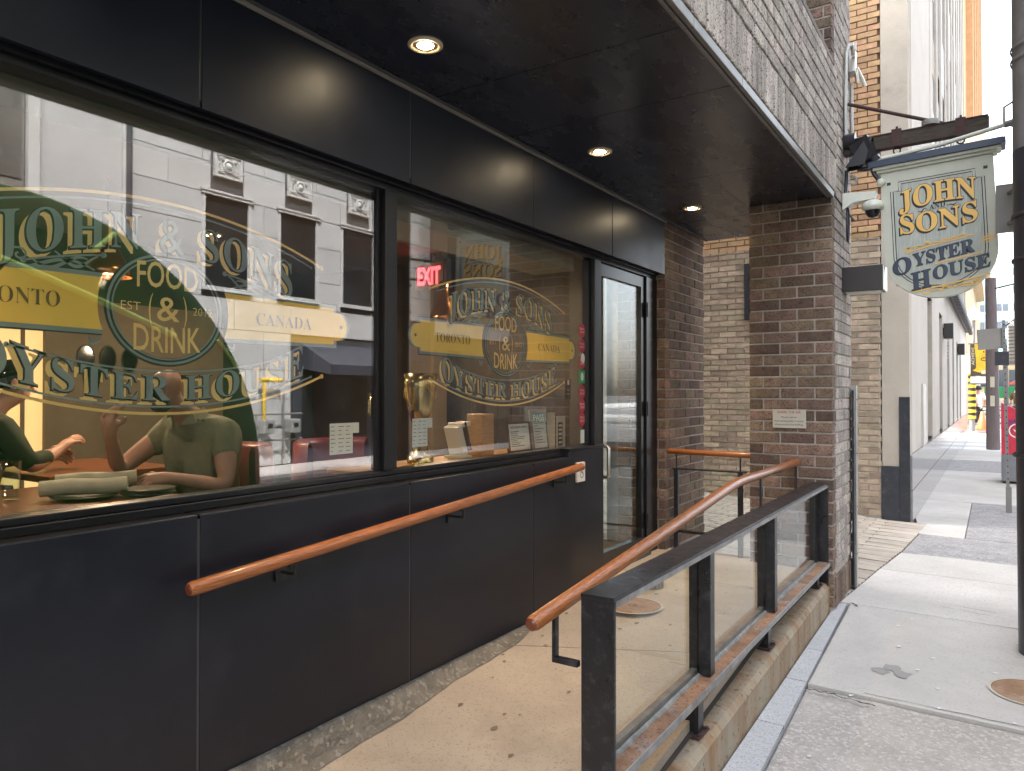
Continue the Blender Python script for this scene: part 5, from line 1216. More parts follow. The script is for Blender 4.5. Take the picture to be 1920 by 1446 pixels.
for r_ in range(7):
    for c in range(14):
        win(-5.6 + c * 1.9, 2.6 + r_ * 2.35, 1.5, 1.0, 'far_glass'); 
        if random.random() < 0.8: win(-5.5 + c * 1.9, 1.45 + r_ * 2.35 + 0.12, 0.62, 0.95, 'far_glass_dark'); win(-4.75 + c * 1.9, 1.45 + r_ * 2.35 + 0.12, 0.62, 0.95, 'far_glass' if c % 3 else 'far_glass_dark')
SH = thing('grey_roofed_building', 'low building with a ribbed grey roof in front of the office tower', 'building', (5, 92, -1.45))
bx('wall', (1.0, 92, -1.5), (14, 100, 3.0), M['limestone'], SH)
b = MB(); b.box((1.2, 91.6, 3.01), (14.5, 99, 7.2)); b.build('roof', M['grey_back'], SH)
b = MB()
for k in range(11): b.box((1.2, 91.5, 3.2 + k * 0.36), (14.5, 91.6, 3.3 + k * 0.36))
b.build('roof_rib', M['dark_plate'], SH)
TB = thing('far_brick_block', 'brown brick block with shop fronts behind the bicycles', 'building', (-1, 80, -1.45))
bx('wall', (-3.0, 84, -1.5), (9, 90, 2.6), M['yellow_stone'], TB)
for k in range(9): bx('window', (-2.6 + k * 1.25, 83.9, 0.6), (-1.8 + k * 1.25, 83.99, 2.2), M['far_glass_dark'], TB)
AW = thing('market_umbrella', 'red peaked street umbrella in front of a green awning', 'umbrella', (1.9, 58, -1.4))
MB().lathe((1.95, 58, 0.55), [(1.35, 0.0), (0.6, 0.42), (0.02, 0.75)], 8, smooth=False).build('canopy', M['red_box'], AW); MB().tube([(1.95, 58, -1.45), (1.95, 58, 1.28)], 0.04, 6).build('pole', M['pole'], AW)
GA = thing('market_stall', 'green fronted market stall below the red umbrella', 'stall', (2.1, 61, -1.4))
bx('awning', (-0.6, 60.2, -0.35), (4.2, 62, 0.45), M['sticker_green'], GA); bx('counter', (-0.4, 60.4, -1.45), (4.0, 61.5, -0.6), M['far_frame'], GA)
b = MB(); disc2(b, (1.5, 0.05), 0.4, 0.28, lambda u, v: (u, 60.19, v), 16); b.build('emblem', M['white'], GA)
def bike(x, y, label):
    o = thing('bicycle', label, 'bicycle', (x, y, -1.46), 'bicycles parked at the far corner')
    for dx in (-0.52, 0.52):
        b = MB(); b.tube([(x + dx + 0.34 * math.cos(t), y, -1.11 + 0.34 * math.sin(t)) for t in [k * math.pi / 10 for k in range(21)]], 0.022, 6, cap=False)
        for k in range(6): b.tube([(x + dx, y, -1.11), (x + dx + 0.33 * math.cos(k * math.pi / 3), y, -1.11 + 0.33 * math.sin(k * math.pi / 3))], 0.004, 4)
        b.build('wheel', M['ink'], o)
    b = MB(); b.tube([(x - .52, y, -1.11), (x - .15, y, -0.62), (x + .36, y, -0.66), (x, y, -1.13), (x - .15, y, -0.62)], 0.022, 6); b.tube([(x - .52, y, -1.11), (x, y, -1.13)], 0.018, 6); b.tube([(x + .52, y, -1.11), (x + .33, y, -0.5), (x + .40, y, -0.45)], 0.02, 6); b.tube([(x - .15, y, -.62), (x - .18, y, -.5)], 0.015, 6); b.build('frame', M['far_glass_dark'], o)
    bx('saddle', (x - .30, y - .06, -0.51), (x - .06, y + .06, -0.46), M['ink'], o)
    MB().tube([(x + .40, y - .25, -.45), (x + .40, y + .25, -.45)], 0.016, 6).build('handlebar', M['ink'], o)
bike(0.22, 39.8, 'bicycle leaning by the utility pole foot across the street'); bike(-0.45, 41.0, 'bicycle parked behind the rider with the dark helmet')

# ================================================================== INSIDE THE RESTAURANT
FZ, CZ = -1.17, 1.22
bx('dining_floor', (-6.2, -2.6, -1.3), (-2.24, 5.29, FZ), M['in_floor'], kind='structure')
bx('dining_ceiling', (-6.2, -2.6, CZ), (-2.24, 5.29, 1.3), M['in_ceiling'], kind='structure')
bx('back_wall', (-6.3, -2.6, -1.3), (-5.9, 5.29, CZ - .002), M['in_green'], kind='structure')
bx('end_wall', (-5.898, 5.2, FZ + .002), (-2.62, 5.29, CZ - .002), M['in_wall'], kind='structure')
bx('side_wall', (-5.898, -2.75, FZ + .002), (-2.3, -2.605, CZ - .002), M['in_wall'], kind='structure')
bx('wall_behind_panels', (-2.238, -2.55, FZ + .002), (-2.192, 3.83, -0.40), M['in_wall'], kind='structure')
bx('window_bulkhead', (-2.60, -2.5, 0.80), (-2.30, 4.22, CZ - .002), M['in_ceiling'], kind='structure')
TW = bx('tan_wall', (-5.898, 2.66, -0.7), (-5.86, 4.1, 0.72), M['in_tan'], kind='structure')
TS = bx('tan_wall', (-4.42, 5.0, FZ + .002), (-4.14, 5.196, CZ - .003), M['in_tan'], kind='structure')
# wainscot of the end wall: upright boards
for k in range(11):
    bx('wainscot_board', (-4.13 + k * 0.14, 5.185, FZ + .002), (-3.995 + k * 0.14, 5.198, 0.1), M['dark_plate'], None if False else TS)
# lit doorway at the back
LD = thing('lit_doorway', 'bright yellow doorway at the back of the dining room', 'doorway', (-5.88, 2.3, FZ))
bx('door_light', (-5.895, 2.0, FZ + .002), (-5.885, 2.6, 0.46), M['door_glow'], LD)
for a, b_ in ((1.93, 2.0), (2.6, 2.66)): bx('door_jamb', (-5.896, a, FZ + .002), (-5.84, b_, 0.5), M['in_tan'], LD)
bx('door_head', (-5.896, 2.001, 0.461), (-5.84, 2.599, 0.52), M['in_tan'], LD); bx('glazing_bar', (-5.884, 2.45, FZ + .01), (-5.87, 2.475, 0.46), M['in_tan'], LD); bx('glazing_bar', (-5.884, 2.001, 0.12), (-5.872, 2.449, 0.14), M['in_tan'], LD)
for k, y in enumerate((2.89, 3.06, 3.235)):
    o = thing('oval_mirror', 'x', 'mirror', (-5.85, y, 0.27), 'dark oval mirrors on the tan wall')
    b = MB(); n = 24; b.poly([(-5.852, y + 0.062 * math.cos(2 * math.pi * q / n), 0.27 + 0.098 * math.sin(2 * math.pi * q / n)) for q in range(n)], [list(range(n))[::-1]]); b.build('mirror_face', M['camera_dark'], o)
    MB().tube([(-5.853, y + 0.064 * math.cos(2 * math.pi * q / n), 0.27 + 0.10 * math.sin(2 * math.pi * q / n)) for q in range(n + 1)], 0.006, 6, cap=False).build('mirror_frame', M['old_wood'], o)
    o['label'] = ('oval dark mirror nearest the lit doorway', 'middle dark oval mirror of the three on the tan wall', 'oval dark mirror farthest from the lit doorway')[k]
# pendants
def pendant(x, y, z, label, r, en):
    o = thing('pendant_lamp', label, 'pendant lamp', (x, y, z), 'copper pendant lamps over the tables')
    MB().lathe((x, y, z), [(0.02, 0.30), (0.035, 0.29), (0.04, 0.20), (r * 0.55, 0.13), (r * 0.9, 0.05), (r, 0.0), (r * 0.97, 0.0), (r * 0.86, 0.05), (r * 0.5, 0.12), (0.02, 0.16)], 26).build('shade', M['copper'], o)
    MB().tube([(x, y, z + 0.29), (x, y, CZ)], 0.005, 6).build('cord', M['ink'], o)
    MB().lathe((x, y, z + 0.06), [(0.0005, -0.045), (0.03, -0.03), (0.035, 0.0), (0.02, 0.04), (0.015, 0.06)], 14).build('bulb', M['bulb'], o)
    l = bpy.data.lights.new('pendant_light', 'POINT'); l.energy = en; l.color = (1.0, 0.74, 0.48); l.shadow_soft_size = 0.04
    lo = bpy.data.objects.new('pendant_light', l); COL.objects.link(lo); lo.parent = o; lo.location = (0, 0, -0.03)
pendant(-4.20, 2.19, 0.66, 'lit copper pendant lamp above the diners behind the big window', 0.13, 8)
pendant(-3.36, 4.18, 0.52, 'copper pendant lamp hanging behind the second window', 0.11, 4)
for k, (x, y) in enumerate(((-3.2, 0.6), (-3.2, 2.4), (-5.0, 1.2), (-5.0, 3.4), (-3.0, 4.6))):  # unseen round ceiling lights, added to brighten the interior
    o = thing('added_ceiling_light', 'x', 'ceiling light', (x, y, CZ), 'unseen ceiling lights added to brighten the dining room')
    o['label'] = 'unseen ceiling light added to brighten the dining room, ' + ('over the napkin table by the window', 'over the seated man by the window', 'above the diner in dark green', 'over the tan wall with oval mirrors', 'over the window shelf end by the door')[k]
    MB().lathe((x, y, CZ), [(0.075, 0), (0.075, -0.01), (0.06, -0.013)], 18).build('trim_ring', M['lamp_can'], o); MB().lathe((x, y, CZ), [(0.06, -0.0125), (0.0005, -0.015)], 18).build('lens', M['opal'], o)
    l = bpy.data.lights.new('added_ceiling_lamp', 'SPOT'); l.energy = 6.0; l.color = (1.0, 0.80, 0.56); l.spot_size = R(140); l.spot_blend = 0.7; l.shadow_soft_size = 0.06
    lo = bpy.data.objects.new('added_ceiling_lamp', l); COL.objects.link(lo); lo.parent = o; lo.location = (0, 0, -0.03)
# exit sign
EX = thing('exit_sign', 'red lit exit sign hanging inside the second window', 'exit sign', (-4.13, 4.95, 1.03))
bx('housing', (-4.285, 4.93, 0.915), (-3.97, 4.98, 1.14), M['exit_face'], EX); bx('mount', (-4.2, 4.94, 1.1405), (-4.1, 4.97, CZ - .002), M['black_plastic'], EX)
b = MB(); put_word(b, 'EXIT', lambda u, v: (-4.128 + u, 4.928, 0.955 + v), 0.25, 0.14, serif=False, offset=0.035); b.build('exit_lettering', M['exit_red'], EX)

# tables, chairs, table things
def table(x0, x1, y0, y1, z, label):
    o = thing('dining_table', label, 'table', ((x0 + x1) / 2, (y0 + y1) / 2, FZ), 'wooden dining tables')
    bx('tabletop', (x0, y0, z - 0.035), (x1, y1, z), M['table'], o, bev=0.006)
    cx_, cy_ = (x0 + x1) / 2, (y0 + y1) / 2
    MB().lathe((cx_, cy_, FZ), [(0.25, 0.0), (0.25, 0.02), (0.05, 0.045), (0.04, 0.1), (0.04, z - FZ - 0.036)], 18).build('leg', M['black_steel'], o)
TZ = -0.415
table(-3.55, -2.42, 0.75, 1.74, TZ, 'reddish wooden table with rolled napkins right behind the big window')
table(-4.75, -3.85, 1.73, 2.42, -0.41, 'wooden table of the diner in dark green')
def dining_chair(x, y, rz, label):
    o = thing('dining_chair', label, 'chair', (x, y, FZ), 'wine red dining chairs'); o.rotation_euler = (0, 0, rz)
    def P(u, v, z): return (x + u, y + v, z)
    bx('seat', P(-0.23, -0.23, -0.76), P(0.23, 0.23, -0.68), M['seat_red'], o, bev=0.025)
    b = MB(); pts = []; n = 14
    for k in range(n + 1):
        t = math.pi * k / n
        for (rr, z) in ((0.25, -0.72), (0.275, -0.45), (0.265, -0.27), (0.245, -0.255), (0.225, -0.29), (0.215, -0.72)): pts.append(P(rr * math.cos(t), 0.02 + rr * 0.9 * math.sin(t), z))
    b.poly(pts, [(k * 6 + i, k * 6 + i + 1, k * 6 + i + 7, k * 6 + i + 6) for k in range(n) for i in range(5)], True); b.build('backrest', M['seat_red'], o)
    for u in (-.19, .19):
        for v in (-.19, .19): MB().tube([P(u, v, -0.765), P(u * 1.1, v * 1.1, FZ + .001)], [0.018, 0.012], 8).build('leg', M['old_wood'], o)
    return o
dining_chair(-3.22, 2.22, 0, 'wine red chair under the man in the sage shirt')
dining_chair(-3.0, 2.85, math.pi * 0.55, 'empty wine red tub chair behind the seated man')
dining_chair(-4.3, 1.33, math.pi, 'wine red chair of the diner in dark green')
def napkin(x, y, rz, label):
    o = thing('rolled_napkin', label, 'napkin', (x, y, TZ + .018), 'rolled napkins on the window table')
    c, s = math.cos(rz), math.sin(rz); b = MB()
    for q, (w, r) in enumerate(((0, 0.030), (0.022, 0.021))):
        b.tube([(x - 0.15 * c - w * s, y - 0.15 * s + w * c, TZ + 0.045), (x - 0.05 * c - w * s, y - .05 * s + w * c, TZ + 0.050), (x + 0.06 * c - w * s, y + .06 * s + w * c, TZ + 0.047), (x + 0.15 * c - w * s, y + 0.15 * s + w * c, TZ + 0.050)], [r, r * 1.08, r * 1.02, r * 1.1], 12)
    b.build('cloth', M['napkin'], o)
    d = MB(); d.lathe((x, y, TZ), [(0.06, 0.001), (0.115, 0.012), (0.12, 0.016), (0.11, 0.0165), (0.0005, 0.008)], 24)
    pl_ = d.build('side_plate', M['plate'], None, loc=(x, y, TZ)); return pl_
for i, (x, y, r_) in enumerate(((-2.98, 1.47, 1.0), (-3.18, 1.62, 1.05))):
    p = napkin(x, y, r_, ('rolled cream napkin on the plate nearer the window', 'rolled cream napkin on the plate nearer the seated man')[i])
    tag(p, ('dark side plate under the nearer rolled napkin', 'dark side plate under the napkin by the seated man')[i], 'plate', 'side plates on the window table')
def stack(x, y, r, n, label, m):
    b = MB()
    for k in range(n): b.lathe((x, y, TZ + k * 0.016), [(r * .5, 0.001), (r, 0.010), (r * 1.02, 0.015), (r * .9, 0.0155), (0.0005, 0.010)], 24)
    return tag(b.build('plate', m, None, loc=(x, y, TZ)), label, 'plate')
stack(-2.86, 1.66, 0.10, 2, 'dark plates stacked on the table edge by the man', M['plate'])
stack(-2.58, 1.64, 0.13, 1, 'cream plate on the table against the window glass', M['napkin'])
gl_o = thing('drinking_glass', 'clear tumbler of water on the window table', 'glass', (-3.2, 1.30, TZ))
MB().lathe((-3.2, 1.30, TZ), [(0.0005, 0.002), (0.030, 0.002), (0.032, 0.01), (0.038, 0.15), (0.035, 0.15), (0.029, 0.012), (0.0005, 0.012)], 20).build('tumbler', M['cup_glass'], gl_o)
tag(bx('menu_book', (-2.75, 1.05, TZ + .001), (-2.52, 1.38, TZ + 0.012), M['ink'], bev=0.002), 'black menu book lying on the window table', 'menu')

# window shelf with trophies, frames and a tablet stand
SHF = thing('window_shelf', 'pale shelf behind the second window holding trophies and frames', 'shelf', (-2.45, 3.3, -0.4))
bx('board', (-2.66, 2.42, -0.385), (-2.245, 4.2, -0.362), M['oak'], SHF, bev=0.004)
for y in (2.6, 3.4, 4.0): bx('support', (-2.64, y, FZ + .003), (-2.60, y + .04, -0.386), M['in_wall'], SHF)
SZ = -0.3615
def trophy(x, y, h, r, label):
    o = thing('trophy_cup', label, 'trophy', (x, y, SZ), 'trophy cups on the window shelf')
    MB().lathe((x, y, SZ), [(r * 0.8, 0.0), (r * 0.8, h * .10), (r * .55, h * .11), (r * 0.5, h * 0.2), (r * .22, h * .23), (r * .14, h * .30), (r * .3, h * .35), (r * .14, h * .40), (r * .55, h * .47), (r * .82, h * .62), (r * .95, h * .85), (r * 1.05, h), (r * 0.98, h), (r * .8, h * .65), (0.001, h * .5)], 26).build('cup', M['brass'], o)
    for s in (-1, 1): MB().tube([(x, y + s * r * .85, SZ + h * .92), (x, y + s * r * 1.35, SZ + h * .9), (x, y + s * r * 1.4, SZ + h * .75), (x, y + s * r * .8, SZ + h * .6)], 0.007, 8).build('handle', M['brass'], o)
trophy(-2.45, 2.86, 0.46, 0.085, 'tall brass trophy cup behind the notice in the second window')
trophy(-2.48, 2.60, 0.36, 0.055, 'smaller brass trophy cup beside the window mullion')
def framed(y0, y1, z1, m_f, label, head=None, lean=0.03, body='RESTAURANT LICENCE'):
    o = thing('framed_certificate', label, 'certificate', (-2.4, (y0 + y1) / 2, SZ), 'framed certificates on the window shelf')
    z0 = SZ + .001; X = -2.36
    fr = lambda d, u, v: (X - lean * (v - z0) / 0.25 + d, u, v)
    def slab_(ya, yb, za, zb, d0, d1, m, nm):
        b = MB(); b.poly([fr(d, u, v) for d in (d0, d1) for (u, v) in ((ya, za), (yb, za), (yb, zb), (ya, zb))], [(0, 3, 2, 1), (4, 5, 6, 7), (0, 1, 5, 4), (1, 2, 6, 5), (2, 3, 7, 6), (3, 0, 4, 7)]); return b.build(nm, m, o)
    slab_(y0, y1, z0, z1, -0.012, 0.0, m_f, 'frame'); slab_(y0 + .02, y1 - .02, z0 + .02, z1 - .02, 0.0003, 0.0012, M['paper'], 'sheet')
    l = MB(); rnd = random.Random(int(y0 * 100))
    for k in range(9):
        zz = z1 - 0.065 - k * (z1 - z0 - 0.10) / 9
        p = [(y0 + .03, zz), (y0 + .03 + rnd.uniform(.35, .95) * (y1 - y0 - .06), zz)]; ribbon(l, p, 0.0035, lambda u, v: fr(0.0016, u, v))
    if head: slab_(y0 + .02, y1 - .02, z1 - .075, z1 - .02, 0.0013, 0.002, M['green_paper'], 'header')
    t = MB(); put_word(t, head or body, lambda u, v: fr(0.0026, (y0 + y1) / 2 + u, z1 - 0.068 + v if head else z1 - 0.045 + v), (y1 - y0 - .05) * 0.9, 0.038 if head else 0.012, serif=not head, offset=0.01)
    t.build('certificate_lettering', M['white'] if head else M['ink'], o); l.build('print_lines', M['ink'], o)
framed(3.545, 3.80, -0.165, M['old_wood'], 'wood-framed licence sheet leaning on the window shelf')
framed(3.815, 4.005, -0.105, M['trim'], 'framed inspection notice with green pass heading', head='PASS')
o = thing('price_card', 'cream card leaning beside the inspection notice', 'card', (-2.38, 4.06, SZ)); bx('sheet', (-2.385, 4.02, SZ + .001), (-2.378, 4.105, -0.125), M['cream_paper'], o)
o = thing('small_poster', 'small black and cream poster leaning by the window end', 'poster', (-2.36, 4.12, SZ)); bx('sheet', (-2.36, 4.09, SZ + .001), (-2.354, 4.20, -0.15), M['cream_paper'], o); bx('dark_block', (-2.3535, 4.10, SZ + .02), (-2.3525, 4.16, -0.19), M['ink'], o)
b = MB()
for k in range(5): b.box((-2.352, 4.108, SZ + 0.035 + k * .027), (-2.3515, 4.152, SZ + 0.050 + k * .027))
b.build('poster_print', M['cream_paper'], o)
o = thing('tablet_stand', 'cream tablet stand tilted on the window shelf', 'stand', (-2.5, 3.2, SZ))
b = MB(); b.obox((-2.5, 3.22, -0.27), (0.05, 0, 0), (0, 0.018, 0.006), (0, -0.03, 0.085)); b.obox((-2.5, 3.25, -0.175), (0.05, 0, 0), (0, 0.04, 0.004), (0, 0, 0.012)); b.obox((-2.5, 3.24, SZ + .008), (0.06, 0, 0), (0, 0.05, 0), (0, 0, 0.006)); b.build('stand', M['camera_white'], o)
b = MB(); b.obox((-2.5, 3.262, -0.24), (0.055, 0, 0), (0, 0.006, 0.002), (0, -0.028, 0.08)); b.build('screen', M['camera_dark'], o)
o = thing('wooden_box', 'tall light wooden holder on the window shelf', 'box', (-2.48, 3.42, SZ)); bx('box_body', (-2.54, 3.37, SZ + .001), (-2.43, 3.49, -0.12), M['oak'], o, bev=0.006)

# ------------------------------------------------------------------ people
def skin(name, vs, es, m, parent=None, sub=2, root=None, loc=None):
    """grows one smooth surface round a skeleton: vs name -> (position, radius)"""
    keys = list(vs); me = bpy.data.meshes.new(name)
    base = wloc(parent) if parent else Vector(loc or (0, 0, 0))
    me.from_pydata([tuple(Vector(vs[k][0]) - base) for k in keys], [(keys.index(a), keys.index(b_)) for a, b_ in es], [])
    o = bpy.data.objects.new(name, me); COL.objects.link(o)
    o.modifiers.new('skin', 'SKIN'); s2 = o.modifiers.new('sub', 'SUBSURF'); s2.levels = sub; s2.render_levels = sub
    for i, k in enumerate(keys):
        r = vs[k][1]; d = me.skin_vertices[0].data[i]; d.radius = (r, r) if not isinstance(r, tuple) else r; d.use_root = (k == (root or keys[0]))
    dg = bpy.context.evaluated_depsgraph_get(); dg.update()
    nm = bpy.data.meshes.new_from_object(o.evaluated_get(dg)); bpy.data.objects.remove(o); bpy.data.meshes.remove(me)
    nm.name = name; nm.materials.clear()
    for x in (m if isinstance(m, list) else [m]): nm.materials.append(x)
    for p in nm.polygons: p.use_smooth = True; p.material_index = 0
    ob = bpy.data.objects.new(name, nm); COL.objects.link(ob)
    if parent: ob.parent = parent
    else: ob.location = base
    return ob

def hand_chain(vs, es, wrist, palm_dir, thumb_dir, curl_dir, pre, s=1.0):
    """palm, four unequal bent fingers and a side thumb rooted in the palm"""
    w = Vector(vs[wrist][0]); p = Vector(palm_dir).normalized(); t = Vector(thumb_dir).normalized(); c = Vector(curl_dir).normalized()
    pc = w + p * 0.055 * s; vs[pre + 'palm'] = (pc, (0.036 * s, 0.022 * s)); es.append((wrist, pre + 'palm'))
    for i, ln in enumerate((0.075, 0.085, 0.080, 0.062)):
        b0 = pc + p * 0.035 * s + t * (0.030 - i * 0.020) * s
        b1 = b0 + (p * 0.75 + c * 0.5).normalized() * ln * 0.5 * s; b2 = b1 + (p * 0.25 + c * 0.95).normalized() * ln * 0.5 * s
        for q, (pt_, r_) in enumerate(((b0, .0105), (b1, .0095), (b2, .008))): vs[f'{pre}f{i}{q}'] = (pt_, r_ * s)
        es += [(pre + 'palm', f'{pre}f{i}0'), (f'{pre}f{i}0', f'{pre}f{i}1'), (f'{pre}f{i}1', f'{pre}f{i}2')]
    t0 = w + p * 0.03 * s + t * 0.030 * s; t1 = t0 + (p * .5 + t * .7 + c * .3).normalized() * 0.035 * s; t2 = t1 + (p * .8 + c * .5).normalized() * 0.03 * s
    for q, (pt_, r_) in enumerate(((t1, .011), (t2, .009))): vs[f'{pre}t{q}'] = (pt_, r_ * s)
    es += [(pre + 'palm', pre + 't0'), (pre + 't0', pre + 't1')]

def head_parts(o, c, f, s=1.0, hair=None, beard=None, bald=True):
    """eyes, ears, mouth and hair on a head centred at c that looks along f"""
    c = Vector(c); f = Vector(f).normalized(); up = Vector((0, 0, 1)); r = f.cross(up).normalized(); up = r.cross(f).normalized()
    def ball(b, p, ax, n=10):
        pts = []; fs = []
        for i in range(n + 1):
            a = math.pi * i / n
            for k in range(n):
                t = 2 * math.pi * k / n; pts.append(p + r * ax[0] * math.sin(a) * math.cos(t) + f * ax[1] * math.sin(a) * math.sin(t) + up * ax[2] * math.cos(a))
        for i in range(n):
            for k in range(n): q = i * n + k; q2 = i * n + (k + 1) % n; fs.append((q, q2, q2 + n, q + n))
        b.poly(pts, fs, True)
    b = MB()
    for sd in (-1, 1): ball(b, c + r * 0.032 * sd * s + f * 0.083 * s + up * 0.006 * s, (0.012 * s, 0.008 * s, 0.008 * s), 8)
    b.build('eyes', M['eye'], o)
    b = MB(); ball(b, c + f * 0.084 * s - up * 0.062 * s, (0.026 * s, 0.010 * s, 0.007 * s), 8); b.build('mouth', M['lip'], o)
    b = MB()
    for sd in (-1, 1): ball(b, c + r * 0.076 * sd * s - f * 0.008 * s - up * 0.004 * s, (0.011 * s, 0.020 * s, 0.033 * s), 8)
    b.build('ears', M['skin'], o)
    if hair:
        b = MB(); n = 14; pts = []; fs = []; R0 = 0.097 * s
        for i in range(n + 1):
            a = (0.0 if not bald else 0.42) * math.pi * 1 + (0.62 - (0.0 if not bald else 0.42)) * math.pi * i / n
            for k in range(n + 1):
                t = math.pi * (0.02 + 0.96 * k / n) if bald else math.pi * (-0.12 + 1.24 * k / n)
                pts.append(c + r * R0 * 0.86 * math.sin(a) * math.cos(t) - f * R0 * 1.06 * math.sin(a) * math.sin(t) + up * (R0 * 1.18 * math.cos(a) + 0.010) - f * 0.006)
        for i in range(n):
            for k in range(n): q = i * (n + 1) + k; fs.append((q, q + 1, q + n + 2, q + n + 1))
        b.poly(pts, fs, True); b.build('hair', hair, o)
    if beard:
        b = MB(); ball(b, c + f * 0.062 * s - up * 0.088 * s, (0.048 * s, 0.036 * s, 0.030 * s), 10); ball(b, c + f * 0.088 * s - up * 0.048 * s, (0.030 * s, 0.010 * s, 0.007 * s), 8); b.build('beard', beard, o)

def head_chain(vs, es, neck, c, f, s=1.0):
    c = Vector(c); f = Vector(f).normalized(); up = Vector((0, 0, 1)); 
    vs['jaw'] = (c + f * 0.028 * s - up * 0.062 * s, 0.058 * s); vs['skull'] = (c - f * 0.012 * s + up * 0.028 * s, 0.088 * s); vs['top'] = (c - f * 0.016 * s + up * 0.078 * s, 0.062 * s)
    es += [(neck, 'jaw'), ('jaw', 'skull'), ('skull', 'top')]
    vs['nose0'] = (c + f * 0.088 * s - up * 0.012 * s, 0.013 * s); vs['nose'] = (c + f * 0.112 * s - up * 0.030 * s, 0.012 * s); es += [('skull', 'nose0'), ('nose0', 'nose')]

MAN = thing('person', 'bald man in a sage short-sleeved shirt eating behind the big window', 'person', (-3.2, 2.12, FZ))
fdir = (0.35, -0.92, -0.10)
vs = {'pelvis': ((-3.22, 2.21, -0.64), 0.09), 'waist': ((-3.21, 2.18, -0.46), 0.09), 'chest': ((-3.20, 2.12, -0.27), 0.105), 'neckb': ((-3.185, 2.04, -0.115), 0.062), 'neck': ((-3.17, 1.995, -0.06), 0.052),
      'shL': ((-3.03, 2.13, -0.185), 0.062), 'elL': ((-2.96, 2.09, -0.43), 0.044), 'wrL': ((-3.05, 1.86, -0.375), 0.028),
      'shR': ((-3.375, 2.06, -0.185), 0.062), 'elR': ((-3.42, 1.84, -0.36), 0.044), 'wrR': ((-3.26, 1.715, -0.185), 0.028),
      'knL': ((-3.02, 1.78, -0.63), 0.055), 'knR': ((-3.38, 1.74, -0.63), 0.055), 'anL': ((-3.0, 1.84, -1.08), 0.04), 'anR': ((-3.40, 1.80, -1.08), 0.04), 'toL': ((-2.97, 1.70, -1.135), 0.03), 'toR': ((-3.42, 1.66, -1.135), 0.03)}
es = [('pelvis', 'waist'), ('waist', 'chest'), ('chest', 'neckb'), ('neckb', 'neck'), ('chest', 'shL'), ('shL', 'elL'), ('elL', 'wrL'), ('chest', 'shR'), ('shR', 'elR'), ('elR', 'wrR'), ('pelvis', 'knL'), ('knL', 'anL'), ('anL', 'toL'), ('pelvis', 'knR'), ('knR', 'anR'), ('anR', 'toR')]
hc = (-3.155, 1.925, 0.035)
head_chain(vs, es, 'neck', hc, fdir); 
hand_chain(vs, es, 'wrR', (0.35, -0.25, 0.85), (0.6, 0.4, 0.2), (0.2, 0.9, 0.3), 'r'); hand_chain(vs, es, 'wrL', (-0.35, -0.9, -0.05), (-0.6, 0.2, 0.5), (-.1, -.1, -0.9), 'l')
skin('body', vs, es, M['skin'], MAN)
head_parts(MAN, hc, fdir, hair=M['hair'], beard=M['hair'])
sv = {'hem': ((-3.22, 2.20, -0.63), 0.155), 'waist': ((-3.21, 2.17, -0.45), 0.148), 'chest': ((-3.20, 2.11, -0.27), 0.158), 'collar': ((-3.186, 2.045, -0.125), 0.078), 'sL': ((-3.025, 2.13, -0.19), 0.082), 'cuffL': ((-2.985, 2.112, -0.335), 0.070), 'sR': ((-3.38, 2.055, -0.19), 0.082), 'cuffR': ((-3.402, 1.955, -0.285), 0.068)}
skin('shirt', sv, [('hem', 'waist'), ('waist', 'chest'), ('chest', 'collar'), ('chest', 'sL'), ('sL', 'cuffL'), ('chest', 'sR'), ('sR', 'cuffR')], M['shirt'], MAN)
b = MB()
for s in (-1, 1):
    c0 = Vector((-3.183, 2.03, -0.095)); r_ = Vector((0.92, 0.35, 0)); f_v = Vector((0.35, -0.92, 0))
    b.poly([c0 + r_ * .062 * s - f_v * 0.05 + Vector((0, 0, .03)), c0 + r_ * .070 * s + f_v * 0.045 + Vector((0, 0, 0.008)), c0 + r_ * .03 * s + f_v * 0.098 + Vector((0, 0, -.055)), c0 + r_ * .095 * s + f_v * .06 + Vector((0, 0, -.045)), c0 + r_ * .098 * s - f_v * .04 + Vector((0, 0, -.01))], [(0, 1, 3, 4), (1, 2, 3)])
b.build('collar', M['shirt'], MAN)
tv = {'seat': ((-3.22, 2.20, -0.63), 0.165), 'knL': ((-3.02, 1.77, -0.63), 0.09), 'knR': ((-3.38, 1.73, -0.63), 0.09), 'anL': ((-3.0, 1.84, -1.06), 0.06), 'anR': ((-3.40, 1.80, -1.06), 0.06)}
skin('trousers', tv, [('seat', 'knL'), ('knL', 'anL'), ('seat', 'knR'), ('knR', 'anR')], M['trousers'], MAN)
# the second diner
D2 = thing('person', 'dark-haired diner in a dark green top with forearms on the far table', 'person', (-4.3, 1.56, FZ))
vs = {'pelvis': ((-4.3, 1.530, -0.63), 0.09), 'waist': ((-4.3, 1.550, -0.45), 0.09), 'chest': ((-4.29, 1.600, -0.26), 0.105), 'neckb': ((-4.28, 1.660, -0.10), 0.06), 'neck': ((-4.275, 1.690, -0.05), 0.05),
      'shL': ((-4.47, 1.610, -0.17), 0.06), 'elL': ((-4.45, 1.72, -0.375), 0.043), 'wrL': ((-4.28, 1.88, -0.335), 0.028), 'shR': ((-4.10, 1.630, -0.17), 0.06), 'elR': ((-4.04, 1.74, -0.38), 0.043), 'wrR': ((-4.15, 1.92, -0.30), 0.028),
      'knL': ((-4.42, 1.940, -0.63), 0.07), 'knR': ((-4.12, 1.940, -0.63), 0.07), 'anL': ((-4.44, 1.880, -1.08), 0.04), 'anR': ((-4.1, 1.880, -1.08), 0.04)}
